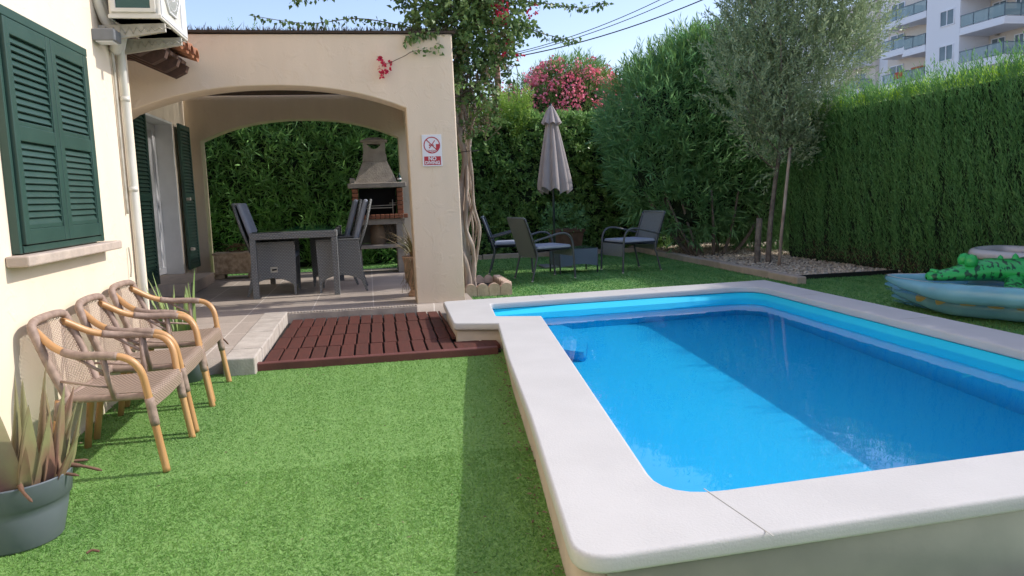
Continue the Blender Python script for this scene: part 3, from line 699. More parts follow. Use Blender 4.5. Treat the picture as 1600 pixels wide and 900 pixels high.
flat([(-.082, -.143), (.084, -.143), (.084, -.058), (-.082, -.058)], 'banner', M['red'])
textmesh('lettering', 'NO', .05, M['signw'], sg, (.0, -.0062, -.081), (pi / 2, 0, 0), offs=.0016)
textmesh('lettering', 'DIVING', .044, M['signw'], sg, (.0, -.0062, -.121), (pi / 2, 0, 0), offs=.0014)

# ================================================================== RATTAN ARMCHAIRS
def armchair(loc, label, rz=0):
    """local +x faces forward, front feet at x=0"""
    t = empty('rattan_armchair', loc, label, 'armchair', rz, 'rattan armchairs along the house wall'); t.scale = (.93, 1.0, .90)
    W = .25
    def side(s): # s=+1/-1
        return smoothpath([(.03, s * W, 0), (.0, s * W, .22), (-.025, s * (W + .005), .42), (-.045, s * (W + .02), .545), (-.10, s * (W + .03), .612), (-.20, s * (W + .03), .632), (-.33, s * (W + .015), .640), (-.44, s * (W - .03), .675), (-.535, s * (W - .085), .745), (-.548, s * (W - .10), .752)], 7)
    for s in (-1, 1):
        p = side(s); mb = MB(); mb.tube(p, .0185, 12); mb.build('arm_and_front_leg', M['wood'], t)
        i0 = 4 * 7 + 3; i1 = 6 * 7 + 5
        mb = MB(); mb.tube(p[i0:i1], .0215, 12); mb.build('arm_wrap', M['wrap'], t); mb = MB(); mb.tube(p[8:14], .0225, 12); mb.build('leg_wrap', M['wrap'], t)
        mb = MB(); mb.tube([(-.455, s * .20, .40), (-.475, s * .205, .25), (-.515, s * .215, 0)], .0185, 12); mb.build('rear_leg', M['wood'], t)
        mb = MB(); mb.tube([(-.40, s * .195, .405), (-.455, s * .20, .385), (-.47, s * .203, .30)], .021, 12)
        mb.build('rear_leg_wrap', M['wrap'], t); mb = MB()
        mb.tube([(-.205, s * (W + .03), .625), (-.20, s * (W + .012), .52), (-.185, s * (W - .015), .395)], .0135, 10)
        mb.tube([(-.35, s * (W + .01), .635), (-.202, s * (W + .016), .535)], .008, 8)
        mb.tube([(-.455, s * .20, .50), (-.19, s * (W + .0), .46)], .007, 8)
        mb.build('arm_brace', M['wrap'], t)
    # back frame
    bp = smoothpath([(-.42, -.185, .40), (-.475, -.20, .56), (-.54, -.195, .755), (-.552, -.165, .795), (-.560, -.08, .805), (-.560, .08, .805), (-.552, .165, .795), (-.54, .195, .755), (-.475, .20, .56), (-.42, .185, .40)], 6)
    MB().tube(bp, .021, 12).build('back_frame', M['wrap'], t)
    P = []
    for i in range(12):
        u = i / 11; row = []
        for j in range(11):
            v = j / 10 * 2 - 1; z = .405 + (.395 - .02 * abs(v) ** 6) * u
            x = -.42 - .30 * (z - .40) - .05 * sin(pi * u) * 0 - .03 * (1 - v * v); hw = .185 + .014 * sin(pi * min(u * 1.2, 1)) - .012 * max(0, u - .8) / .2
            row.append((x - .03 * max(0, u - .2), v * hw, z))
        P.append(row)
    MB().grid(P).build('backrest', M['backw'], t)
    P = []
    for i in range(14):
        u = i / 13; row = []
        for j in range(13):
            v = j / 12 * 2 - 1; hw = .185 + (.245 - .185) * u; x = -.43 + .42 * u
            z = .425 - .022 * (1 - v * v) * sin(pi * min(1, u * .9 + .05)) - .01 * (1 - u)
            if u > .93: x = -.012; z -= .0
            row.append((x, v * hw, z))
        P.append(row)
    for k in (1, 2, 3): P.append([(-.004 + .002 * k, v[1], v[2] - .026 * k * (1 - .1 * abs(v[1]))) for v in P[13]])
    MB().grid(P).build('seat', M['seat'], t)
    mb = MB(); mb.tube(smoothpath([(-.43, -.19, .40), (-.2, -.22, .40), (-.02, -.243, .405)]), .019, 10); mb.tube(smoothpath([(-.43, .19, .40), (-.2, .22, .40), (-.02, .243, .405)]), .019, 10)
    mb.tube([(-.01, -.24, .345), (-.01, 0, .34), (-.01, .24, .345)], .009, 8); mb.tube([(-.43, -.19, .40), (-.43, .19, .40)], .017, 10)
    mb.build('seat_frame', M['wrap'], t)
    return t
armchair((-1.015, 3.955, GZ(3.95)), 'rattan armchair nearest the aloe pot, first of the three along the wall', radians(-1))
armchair((-1.01, 4.525, GZ(4.5)), 'middle rattan armchair, standing between the two others along the wall', radians(1))
armchair((-1.02, 5.10, GZ(5.1)), 'rattan armchair closest to the patio edge, in front of the agave', radians(-1.5))

# ================================================================== POTTED ALOE + AGAVE
def fleshy(mb, base, az, lean, L, W, curve=.3, thick=.25, n=9, twist=0):
    """tapered succulent leaf with a channelled section"""
    d = Vector((cos(az), sin(az), 0)); s = Vector((-sin(az), cos(az), 0)); P = []
    p = Vector(base); ang = lean
    for i in range(n + 1):
        t = i / n; dirv = d * sin(ang) + Vector((0, 0, 1)) * cos(ang); nn = d * cos(ang) - Vector((0, 0, 1)) * sin(ang)
        ww = W * (1 - t) ** .75 * (.8 + .5 * min(1, t * 3)) if t < 1 else 0.001
        row = []
        for a in np.linspace(0, 2 * pi, 9)[:-1]:
            x = cos(a) * ww / 2; y = sin(a) * ww * thick * (1 if sin(a) > 0 else .5) + (x * x) / max(W, 1e-3) * -1.2
            row.append(p + s * x - nn * y)
        P.append(row + [row[0]]); p = p + dirv * (L / n); ang += curve / n
    mb.grid(P)
alo = empty('potted_aloe', (-1.39, 3.12, GZ(3.1)), 'large ageing aloe in a round slate grey plastic pot', 'potted plant')
mb = MB(); mb.lathe([(.0, .0), (.148, .0), (.156, .008), (.182, .13), (.188, .165), (.197, .169), (.205, .25), (.208, .256), (.203, .258), (.196, .25), (.188, .20), (0, .20)], n=48); mb.build('pot', M['potg'], alo)
MB().lathe([(0, .212), (.10, .214), (.190, .205)], n=24).build('soil', M['soil'], alo)
mb = MB(); specs = [(.10, -.08, -.4, .42, .34, .07), (.0, -.16, -1.4, .35, .30, .08), (.17, .03, .1, .32, .33, .055), (.07, .06, .5, .12, .48, .075), (-.06, -.02, -2.6, .1, .42, .09), (.04, -.15, -1.0, .10, .36, .13), (.14, .0, .0, .18, .40, .10), (-.08, -.14, -1.9, .25, .38, .12), (.10, .12, .8, .3, .36, .09), (.09, -.12, -.6, .22, .34, .11), (.12, .05, .3, .38, .33, .075), (-.02, -.08, -1.3, .12, .46, .10), (.16, -.05, -.2, .5, .26, .05), (-.02, .02, .2, .25, .44, .085), (.05, -.05, -.6, .3, .36, .10), (.10, .02, -.1, .28, .38, .06), (-.10, -.06, 3.5, .35, .42, .08), (.0, .08, 1.4, .25, .40, .07), (.13, -.06, -.4, .35, .30, .06), (-.05, -.10, -1.6, .3, .40, .09), (.06, .10, .9, .45, .34, .06), (.15, .05, .2, .2, .22, .045), (-.13, .05, 2.6, .4, .40, .08), (.02, -.13, -1.1, .2, .26, .085), (.17, -.02, .1, .1, .20, .04), (-.07, .0, 2.0, .12, .47, .07), (.08, -.12, -.9, .5, .25, .06)]
for (x, y, az, le, L, W) in specs: fleshy(mb, (x, y, .20), az, le, L, W * .82, curve=(-.35 + .1 * (int(abs(x * 100 + y * 37)) % 5)), n=12)
mb.build('leaves', M['aloe'], alo)
mb = MB()
for i in range(9):
    a = rng.uniform(-2.2, 1.2); r = rng.uniform(.08, .18); p0 = Vector((r * cos(a), r * sin(a), .215))
    mb.tube(smoothpath([p0, p0 + Vector((.04 * cos(a), .04 * sin(a), .05)), p0 + Vector((.10 * cos(a), .10 * sin(a), .04)), p0 + Vector((.15 * cos(a) + .02, .15 * sin(a), .02 + rng.uniform(-.01, .03)))], 4), [.011] * 4 + [.009] * 4 + [.006] * 4 + [.002], 6)
mb.build('dry_leaves', M['dry'], alo)
aga = empty('potted_agave', (-1.27, 5.47, .06), 'green striped agave in a small grey pot behind the farthest rattan armchair', 'potted plant')
MB().lathe([(0, -.02), (.085, -.02), (.115, .14), (.12, .16), (.11, .16), (.10, .13), (0, .13)], n=28).build('pot', M['potg'], aga)
mb = MB()
for i in range(17):
    a = rng.uniform(0, 2 * pi); le = rng.uniform(.03, .36); fleshy(mb, (.04 * cos(a), .04 * sin(a), .12), a, le, rng.uniform(.42, .72), rng.uniform(.045, .062), curve=rng.uniform(-.15, .3), thick=.18)
mb.build('leaves', M['aloeg'], aga)
mb = MB(); mb.tube(smoothpath([(.06, 0, .12), (.14, .02, .24), (.22, .03, .27), (.27, .03, .22)]), [.006] * 18 + [.002], 5)
for a in (.5, 2.2): fleshy(mb, (.05 * cos(a), .05 * sin(a), .12), a, .55, .34, .028, curve=.1, thick=.12)
mb.build('dry_leaves', M['dry'], aga)

# ================================================================== DINING SET
dt = empty('dining_table', (-.84, 9.7, .17), 'rectangular grey wicker dining table with green glass top under the porch', 'dining table')
mb = MB(); a = .475; b = .80
mb.box(-a, a, -b, -b + .055, .66, .735, .006); mb.box(-a, a, b - .055, b, .66, .735, .006); mb.box(-a, -a + .055, -b + .055, b - .055, .66, .735, .006); mb.box(a - .055, a, -b + .055, b - .055, .66, .735, .006)
mb.build('table_frame', M['wick'], dt)
mb = MB(); mb.box(-a + .03, a - .03, -b + .03, b - .03, .7365, .746, .002); mb.build('glass_top', M['tglass'], dt)
for sx in (-1, 1):
    for sy in (-1, 1):
        mb = MB(); x = sx * (a - .032); y = sy * (b - .032); mb.box(x - .032, x + .032, y - .032, y + .032, 0, .66, .005); mb.build('leg', M['wick'], dt)
def dchair(loc, label, rz, cushion=True):
    t = empty('wicker_dining_chair', loc, label, 'dining chair', rz, 'grey wicker reclining chairs around the dining table')
    # faces +x ; side panels
    for s in (-1, 1):
        y = s * .27
        top = [(.24, .60), (-.26, .60)]
        pts = [(.235, .0), (.25, .59), (.24, .605), (-.24, .605), (-.25, .40), (-.27, .18), (-.32, .0), (-.295, .0), (-.24, .14)] + [(-.24 + .44 * q, .14 + .065 * sin(pi * q)) for q in (.15, .3, .45, .6, .75, .9)] + [(.205, .12), (.21, .0)]
        o = slab('side_panel', [pts], y - .018, y + .018, M['wick'], t, plane='XZ', bevel=.004)
        boxuv(o.data)
    mb = MB(); mb.box(-.04, .04, -.2915, -.288, .27, .335, .001); mb.build('recline_plate', M['steel'], t)
    mb = MB(); mb.tube([(-.02, -.293, .30), (-.005, -.293, .30), (.03, -.294, .305)], [.014, .01, .01], 10); mb.build('recline_lever', M['black'], t)
    mb = MB(); P = [[(.23, y, .10) for y in (-.25, .25)], [(.24, y, .40) for y in (-.25, .25)], [(.235, y, .42) for y in (-.25, .25)], [(-.2, y, .40) for y in (-.25, .25)]]; mb.grid(P); mb.build('seat_base', M['wick'], t)
    for s in (-1, 1): MB().box(-.25, .25, s * .27 - .03, s * .27 + .03, .606, .622, .006).build('armrest', M['wick'], t)
    P = [[(-.20 - .20 * k - .02 * sin(k * 3), y, .40 + .66 * k) for y in np.linspace(-.25, .25, 5)] for k in np.linspace(0, 1, 8)]
    mb = MB(); mb.grid(P); P2 = [[(p[0] - .02, p[1], p[2]) for p in r] for r in P]; mb.grid(P2, flip=True)
    mb.tube([P[0][0], P[4][0], P[7][0], P[7][4], P[4][4], P[0][4]], .016, 8); mb.build('backrest', M['wick'], t)
    if cushion:
        rot = Matrix.Rotation(-.30, 3, 'Y')
        m2 = MB(); m2.obox((-.255, 0, .755), (.06, .46, .66), rot, .028); m2.build('back_cushion', M['cush'], t)
        m2 = MB(); m2.box(-.19, .25, -.235, .235, .42, .48, .025); m2.build('seat_cushion', M['cush'], t)
    return t
dchair((-1.10, 9.42, .17), 'wicker dining chair with a grey cushion at the left side of the table', 0)
dchair((-.37, 9.42, .17), 'wicker dining chair on the right side of the table, closest to the deck', pi)
dchair((-.50, 10.12, .17), 'wicker dining chair on the right side of the table, nearer the barbecue', pi + .05)

# ================================================================== STONE PLANTER
sp = empty('stone_planter', (-1.9, 11.62, .17), 'carved sandstone trough planter on two stone feet beside the porch pier', 'planter')
mb = MB(); v = [(-.30, -.14), (.34, -.14), (.34, .14), (-.30, .14)]
mb.box(-.30, .36, -.14, .14, .07, .36, .012); mb.box(-.315, .375, -.155, .155, .34, .375, .008); mb.box(-.31, .37, -.15, .15, .07, .10, .006); mb.build('trough', M['stonep'], sp)
for x in (-.24, .22): MB().box(x - .07, x + .07, -.12, .12, 0, .069, .01).build('foot', M['stonep'], sp)
mb = MB()
for i in range(12):
    a = rng.uniform(0, 2 * pi); mb.tube(smoothpath([(rng.uniform(-.2, .25), 0, .36), (rng.uniform(-.2, .25), .0, .42), (rng.uniform(-.25, .3), -.03, .50)], 3), .004, 4)
for a in (2.6, 2.9, 3.3): fleshy(mb, (.30, 0, .36), a - 3.0, .5, .3, .02)
mb.build('dry_plant', M['dry'], sp)

# ================================================================== BARBECUE
bq = empty('barbecue', (.13, 11.25, .17), 'masonry barbecue with grey chimney hood and brick hearth at the back of the porch', 'barbecue')
mb = MB()
for s in (-1, 1): mb.box(s * .30 - .045, s * .30 + .045, -.04, .40, 0, .80, .006)
mb.box(-.30, .30, .36, .40, .42, .78); mb.build('support', M['concrete'], bq)
MB().box(-.40, .42, -.08, .42, .36, .41, .008).build('lower_shelf', M['concrete'], bq)
mb = MB(); mb.box(-.34, .38, -.05, .42, .70, .78, .005); mb.build('hearth', M['concrete'], bq)
mb = MB()
for i in range(12): mb.box(-.36 + i * .066, -.36 + i * .066 + .058, -.11, -.04, .785, .845, .006)
for s, x in ((0, -.345), (1, .285)):
    for k in range(6): mb.box(x, x + .085, -.06, .02, .85 + k * .062, .85 + k * .062 + .054, .005)
mb.build('brickwork', M['brick'], bq)
mb = MB(); mb.box(-.25, .28, .30, .36, .78, 1.22); mb.box(-.335, -.262, .021, .40, .78, 1.22); mb.box(.288, .365, .021, .40, .78, 1.22); mb.box(-.26, .286, -.03, .30, .781, .80); mb.build('firebox', M['soot'], bq)
mb = MB(); mb.tube([(-.20, .0, .965), (.32, .0, .975)], .006, 6); mb.tube([(.22, .0, .80), (.22, .0, 1.05)], .006, 6); mb.tube([(.17, .0, 1.0), (.28, .0, 1.0)], .005, 6); mb.box(-.22, .22, .0, .26, .93, .94); mb.build('grill', M['steel'], bq)
MB().box(-.40, .42, -.12, .42, 1.225, 1.295, .01).build('mantel_shelf', M['concrete'], bq)
mb = MB(); st = [(.27, .19, 1.296), (.24, .175, 1.34), (.155, .12, 1.70)]
def frustum(mb, st, cy=.14):
    for (a, b, z), (a2, b2, z2) in zip(st, st[1:]):
        v = [(-a, cy - b, z), (a, cy - b, z), (a, cy + b, z), (-a, cy + b, z), (-a2, cy - b2, z2), (a2, cy - b2, z2), (a2, cy + b2, z2), (-a2, cy + b2, z2)]
        mb.add(v, [(0, 1, 5, 4), (1, 2, 6, 5), (2, 3, 7, 6), (3, 0, 4, 7), (0, 3, 2, 1), (4, 5, 6, 7)])
frustum(mb, [(.30, .20, 1.296), (.17, .125, 1.60)]); frustum(mb, [(.172, .128, 1.602), (.165, .125, 1.70)]); mb.build('hood', M['concrete'], bq)
# chimney collar with a smile-shaped opening
def chim(y0, y1):
    hole = [(-.105, 1.845)] + [(-.105 + .21 * q, 1.845 - .075 * sin(pi * q)) for q in (.15, .3, .45, .6, .75, .9)] + [(.105, 1.845)]
    return slab('chimney', [[(-.155, 1.701), (.155, 1.701), (.155, 1.875), (-.155, 1.875)], hole], y0, y1, M['concrete'], bq, plane='XZ')
chim(.02, .05); chim(.23, .26)
mb = MB(); mb.box(-.155, -.135, .051, .229, 1.702, 1.875); mb.box(.135, .155, .051, .229, 1.702, 1.875); mb.build('chimney_side', M['concrete'], bq)
mb = MB(); frustum(mb, [(.19, .155, 1.876), (.19, .155, 1.895), (.07, .05, 1.94)]); mb.build('chimney_cap', M['concrete'], bq)
bt = MB().lathe([(0, 0), (.028, 0), (.03, .01), (.03, .07), (.012, .10), (.012, .13), (0, .13)], (0, 0, 0), 14).build('bottle', M['tglass']); bt.location = (.46, 11.2, 1.467); tag(bt, 'small dark green bottle on the end of the barbecue mantel shelf', 'bottle')
MB().lathe([(.0, .031), (.0305, .031), (.0305, .055), (0, .055)], (0, 0, 0), 14).build('bottle_label', M['upvc'], bt)
cs = MB(); cs.box(-.035, .035, -.03, .03, 0, .07, .004); cs.box(-.03, .03, -.025, .025, .0705, .072); c_ = cs.build('cinder_block', M['concrete']); c_.location = (-.20, 11.17, 1.467); tag(c_, 'small hollow concrete block on the left end of the barbecue mantel', 'block')
bg_ = MB(); P = []
for z, r in ((0, .10), (.1, .115), (.22, .10), (.30, .055), (.33, .05), (.40, .09)):
    P.append([(r * cos(a) * (1 + .12 * sin(5 * a + z * 20)), r * .75 * sin(a) * (1 + .1 * cos(4 * a)), z) for a in np.linspace(0, 2 * pi, 19)])
bg_.grid(P); b_ = bg_.build('charcoal_bag', mat('brown_paper', (.30, .20, .12), .85, (.22, .14, .085), 9)); b_.location = (.12, 11.38, .581); tag(b_, 'crumpled brown paper sack standing on the barbecue lower shelf', 'sack')
mb = MB()
for i in range(5): mb.tube([(.24 + .02 * i, 0, .0), (.20 + .05 * i - .1, .02, .28 + .02 * i)], .007, 6)
k_ = mb.build('firewood', M['bark']); k_.location = (.08, 11.42, .59); tag(k_, 'dry sticks leaning on the barbecue lower shelf', 'firewood')

# ---- terracotta urn with spiky dry plant by the pillar
ur = empty('potted_spiky_plant', (.47, 8.42, .17), 'straggly spiky plant in a pale terracotta urn behind the porch pillar', 'potted plant')
MB().lathe([(0, 0), (.085, 0), (.09, .03), (.06, .07), (.065, .10), (.115, .20), (.12, .36), (.135, .42), (.14, .44), (.12, .44), (0, .41)], n=26).build('urn', mat('pale_terracotta', (.45, .30, .21), .85, (.36, .23, .16), 10, bump=.3), ur)
mb = MB()
for i in range(60):
    a = rng.uniform(0, 2 * pi); L = rng.uniform(.25, .55); c = rng.uniform(.6, 2.6)
    fleshy(mb, (.03 * cos(a), .03 * sin(a), .42), a, rng.uniform(.05, .7), L, .016, curve=c, thick=.08, n=6)
mb.build('leaves', mat('spiky_leaf', (.16, .17, .07), .6, (.26, .18, .10), 5), ur)
mb = MB()
for i in range(40):
    x = rng.uniform(-.12, .08); y = rng.uniform(-.16, -.08); mb.tube(smoothpath([(x, y, .43), (x + rng.uniform(-.05, .02), y - .05, .33), (x + rng.uniform(-.09, .02), y - .07, rng.uniform(.05, .2))], 3), .0022, 4)
mb.build('hanging_roots', M['l_dead'], ur)

# ================================================================== LOUNGE SET
def lounge(loc, label, rz, m, broad=.55):
    t = empty('lounge_chair', loc, label, 'garden chair', rz, 'dark wicker garden chairs around the low table'); W = broad / 2
    for s in (-1, 1):
        mb = MB(); mb.tube(smoothpath([(.30, s * W, 0), (.285, s * W, .30), (.265, s * W, .50), (.20, s * W, .585), (.08, s * W, .60), (-.10, s * W, .56), (-.29, s * (W - .01), .515)], 6), .014, 10); mb.build('arm_and_front_leg', M['frame'], t)
        mb = MB(); mb.tube(smoothpath([(-.32, s * (W - .02), 0), (-.26, s * (W - .025), .22), (-.235, s * (W - .03), .36), (-.30, s * (W - .03), .55), (-.39, s * (W - .03), .80)], 5), .013, 10); mb.build('rear_leg', M['frame'], t)
        for x in (.30, -.32): 
            mb = MB(); mb.tube([(x, s * (W if x > 0 else W - .02), .0), (x, s * (W if x > 0 else W - .02), .02)], .016, 8); mb.build('foot_cap', M['steel'], t)
    P = [[(-.235 - .165 * k ** 1.1, y, .30 + .51 * k) for y in np.linspace(-W + .03, W - .03, 6)] for k in np.linspace(0, 1, 9)]
    mb = MB(); mb.grid(P); mb.grid([[(p[0] - .016, p[1], p[2]) for p in r] for r in P], flip=True); mb.tube([P[8][0], P[8][5]], .013, 8)
    mb.build('backrest', m, t)
    mb = MB(); mb.grid([[(x, y, z) for y in (-W + .015, W - .015)] for x, z in ((.27, .22 if broad > .57 else .30), (.275, .385), (.26, .395), (-.24, .37), (-.245, .33))]); mb.build('seat_base', m, t)
    mb = MB(); mb.box(-.235, .265, -W + .02, W - .02, .398, .452, .024); mb.build('seat_cushion', M['cush'], t)
    mb = MB(); mb.box(-.238, .268, -W + .017, W - .017, .402, .418, .006); mb.build('cushion_piping', M['cushd'], t)
    return t
lounge((2.0, 10.9, .12), 'dark wicker garden chair farther back on the left, half hidden by another chair', radians(-12), M['wickb'])
lounge((2.24, 9.82, .12), 'grey wicker garden chair in front, with its back towards the porch pillar', radians(15), M['wickg'])
lounge((3.58, 10.28, .12), 'broad dark wicker garden chair facing left beside the gravel bed', radians(192), M['wickg'], .60)
ct = empty('coffee_table', (2.80, 10.45, .12), 'low blue grey wicker coffee table between the garden chairs', 'coffee table', radians(3))
mb = MB()
for s in (-1, 1):
    pts = [(-.27, .10), (-.27, .34), (.27, .34), (.27, .10)] + [(.27 - .54 * q, .10 + .035 * sin(pi * q)) for q in (.2, .4, .6, .8)]
    o = slab('apron', [pts], s * .24 - .01, s * .24 + .01, M['wickb'], ct, plane='XZ'); boxuv(o.data)
    P = [[(s * .27, y, z) for y in (-.23, .23)] for z in (.11, .34)]; MB().grid(P).build('apron', M['wickb'], ct)
for sx in (-1, 1):
    for sy in (-1, 1): MB().tube([(sx * .27, sy * .24, 0), (sx * .27, sy * .24, .35)], .012, 8).build('leg', M['frame'], ct)
MB().box(-.275, .275, -.245, .245, .341, .350, .002).build('glass_top', M['glass'], ct)

# ---- parasol
pa = empty('parasol', (2.74, 11.3, .12), 'closed taupe parasol on a dark pole behind the coffee table', 'parasol')
mb = MB(); mb.box(-.22, .22, -.20, .20, .0, .035, .01); mb.lathe([(.05, .035), (.045, .06), (.03, .07), (.028, .32), (0, .32)], n=16); mb.build('base', M['grey'], pa)
MB().tube([(0, 0, .05), (0, 0, 2.34)], .019, 12).build('pole', M['pole'], pa)
P = []; nf = 8
for k in np.linspace(0, 1, 26):
    z = 2.30 - k * 1.17; row = []
    for a in np.linspace(0, 2 * pi, 97):
        fo = abs(cos(a * nf / 2 + .4)) ; R0 = .035 + .235 * k ** .8
        r = R0 * (.60 + .40 * fo ** .7) + .012 * k * sin(3 * a + 2)
        zz = z - (.07 * (1 - fo) - .05) * k ** 4 * 1.0 + .03 * k ** 5 * sin(2 * a)
        if k > .9: r *= 1 - .1 * (k - .9) * 10 * .5
        row.append((r * cos(a) * 1.05 + .02 * k, r * sin(a) * .9, zz))
    P.append(row)
mb = MB(); mb.grid(P); mb.build('canopy', M['umb'], pa)
P = []
for k in np.linspace(0, 1, 9):
    row = []
    for a in np.linspace(0, 2 * pi, 65):
        fo = abs(cos(a * 4 + .4)); r = (.02 + .135 * k ** .85) * (.72 + .28 * fo ** .7); row.append((r * cos(a), r * sin(a), 2.40 - .25 * k - .035 * (1 - fo) * k ** 3 + .03 * k ** 3 * fo * 0))
    P.append(row)
mb = MB(); mb.grid(P); mb.build('vent_cap', M['umb'], pa); MB().lathe([(0, 2.43), (.012, 2.425), (.02, 2.40), (.02, 2.385)], n=12).build('finial', M['pole'], pa)
mb = MB(); mb.tube([(.06, -.12, 1.20), (.04, -.03, 1.9)], .006, 6); mb.tube([(-.07, -.1, 1.18), (-.03, -.03, 1.9)], .006, 6); mb.build('rib', M['pole'], pa)
# ---- big terracotta planter behind
tp = empty('terracotta_planter', (3.35, 13.0, .13), 'dim square terracotta planter with a low bush behind the parasol', 'planter')
mb = MB(); v = []
for (h, z) in ((.20, 0), (.26, .42)): v += [(-h, -h, z), (h, -h, z), (h, h, z), (-h, h, z)]
mb.add(v, [(0, 1, 5, 4), (1, 2, 6, 5), (2, 3, 7, 6), (3, 0, 4, 7), (0, 3, 2, 1)]); mb.box(-.285, .285, -.285, .285, .42, .48, .01); mb.build('pot', mat('dark_terracotta', (.16, .09, .06), .9, (.11, .06, .04), 9), tp)
P, N = blobs([(0, 0, .62, .32, .28, .2)], 90); V, F = shoots(P, N + (0, 0, .4), .14, 9, .08, .022); mesh_np('foliage', V, F, M['l_bushd'], tp)

# ================================================================== SCALLOPED PLANTING BOX
sb = empty('scalloped_edging', (1.27, 8.85, .12), 'scalloped sandstone block edging round the climber beside the pillar', 'edging')
def scal(x0, x1, y0, y1, axis, n):
    for i in range(n):
        mb = MB(); a = i / n; b = (i + 1) / n - .01
        L = (x1 - x0 if axis == 'x' else y1 - y0); A = a * L; B = b * L; h = .10
        pts = [(A, 0)] + [(A + (B - A) * q, h + .042 * sin(pi * q) ** .6) for q in np.linspace(0, 1, 9)] + [(B, 0)]
        k = len(pts); t = (y1 - y0) if axis == 'x' else (x1 - x0)
        if axis == 'x': v = [(x0 + p, y0, z) for p, z in pts] + [(x0 + p, y0 + t, z) for p, z in pts]
        else: v = [(x0, y0 + p, z) for p, z in pts] + [(x0 + t, y0 + p, z) for p, z in pts]
        mb.add(v, [tuple(range(k)), tuple(range(2 * k - 1, k - 1, -1))] + [(q, q + k, (q + 1) % k + k, (q + 1) % k) for q in range(k)]); mb.build('scallop_block', M['scallop'], sb)
scal(-.26, .27, -.45, -.37, 'x', 4); scal(-.26, .20, .44, .51, 'x', 4); scal(.20, .28, -.36, .50, 'y', 7)
MB().box(-.26, .20, -.37, .44, -.02, .05).build('soil', M['soil'], sb)

# ================================================================== BOUGAINVILLEA
bo = empty('bougainvillea', (1.14, 8.75, .16), 'old climbing bougainvillea with pale twisted stems beside the porch pillar', 'climbing plant')
def BO(o): o.location = (-1.14, -8.75, -.16); return o
mb = MB(); r2 = random.Random(4)
for i in range(9):
    ph = r2.uniform(0, 6.28); x0 = 1.07 + .022 * i; pts = []; yb = 8.62 + .045 * (i % 4)
    for k in range(12):
        z = .14 + 2.75 * k / 11; tt = k / 11
        pts.append((1.03 + .018 * i * (1 - .25 * tt) + .035 * sin(ph + k * 1.1) + .02 * sin(k * 2.3 + i), yb - .45 * tt * (.5 + .1 * (i % 3)) + .03 * cos(ph + k * .9), z))
    r0 = [.045, .034, .03, .022, .026, .018, .014, .012, .02][i]
    pp = smoothpath(pts, 5); mb.tube(pp, [r0 * (1 - .45 * q / len(pp)) * (1 + .18 * sin(q * .9 + i)) for q in range(len(pp))], 9)
BO(mb.build('trunk', M['bark'], bo))
mb = MB()
for z in (2.30, 1.72): mb.tube([(1.11 + .12 * cos(a), 8.50 + .14 * sin(a), z + .01 * cos(a)) for a in np.linspace(0, 2 * pi, 20, endpoint=False)], .004, 5, closed=True)
BO(mb.build('tie_wire', M['black'], bo))
cen = [(1.20, 8.30, 2.95, .50, .45, .42), (.95, 8.2, 3.25, .45, .4, .35), (1.45, 8.35, 3.15, .42, .38, .35), (1.15, 8.3, 2.55, .24, .25, .35), (.80, 8.0, 2.95, .28, .22, .22), (1.28, 8.4, 2.05, .12, .14, .30), (1.1, 8.3, 3.6, .6, .5, .4)]
parts = []
P, N = blobs(cen, 950, .2); parts.append(shoots(P, N + rng.normal(0, .5, P.shape) + (0, 0, -.1), .18, 9, .062, .044, 80, 40, .4, .4))
# long arching shoots with leaves hanging beneath
arcs = [[(.9, 8.2, 2.9), (.45, 8.1, 2.97), (0, 8.15, 3.05), (-.5, 8.25, 3.02), (-1.02, 8.3, 3.10)],
        [(.95, 8.2, 3.15), (.5, 8.1, 3.25), (.1, 8.1, 3.30), (-.35, 8.15, 3.27), (-.62, 8.2, 3.22)], [(.9, 8.2, 3.35), (.45, 8.2, 3.4), (.1, 8.2, 3.42)],
        [(1.3, 8.3, 3.2), (1.7, 8.3, 3.27), (2.1, 8.3, 3.24), (2.4, 8.3, 3.21), (2.66, 8.3, 3.27)],
        [(1.4, 8.3, 3.05), (1.7, 8.3, 3.02), (1.98, 8.3, 2.93), (2.34, 8.3, 2.86)], [(1.3, 8.3, 2.8), (1.5, 8.3, 2.66), (1.58, 8.3, 2.45)], [(1.3, 8.3, 2.5), (1.42, 8.35, 2.3), (1.40, 8.35, 2.1)],
        [(1.0, 8.1, 2.55), (.98, 7.95, 2.4), (.92, 7.85, 2.33)], [(.98, 8.0, 2.9), (.75, 7.75, 2.84), (.55, 7.72, 2.82), (.46, 7.72, 2.76)]]
mbs = MB()
for a in arcs:
    pp = smoothpath(a, 10); mbs.tube(pp, [.007 - .004 * i / len(pp) for i in range(len(pp))], 5)
    A = np.array([p[:] for p in pp]); A = np.repeat(A, 4, 0) + rng.normal(0, .02, (len(A) * 4, 3)); D = rng.normal(0, .5, A.shape) + (0, 0, -.75)
    parts.append(leaves(A, D, rng.uniform(.035, .07, len(A)), rng.uniform(.03, .045, len(A)), wide=.38))
mbs.tube(smoothpath([(.9, 8.0, 2.7), (.55, 7.74, 2.66), (.42, 7.70, 2.60), (.27, 7.68, 2.53)]), .0035, 5)
for i in range(26):
    p = Vector((1.2 + rng.normal(0, .15), 8.35 + rng.normal(0, .1), rng.uniform(1.9, 2.9))); mbs.tube(smoothpath([p, p + Vector((rng.normal(0, .1), rng.normal(0, .06), rng.uniform(-.2, .1))), p + Vector((rng.normal(0, .18), rng.normal(0, .1), rng.uniform(-.4, .1)))], 4), .004, 4)
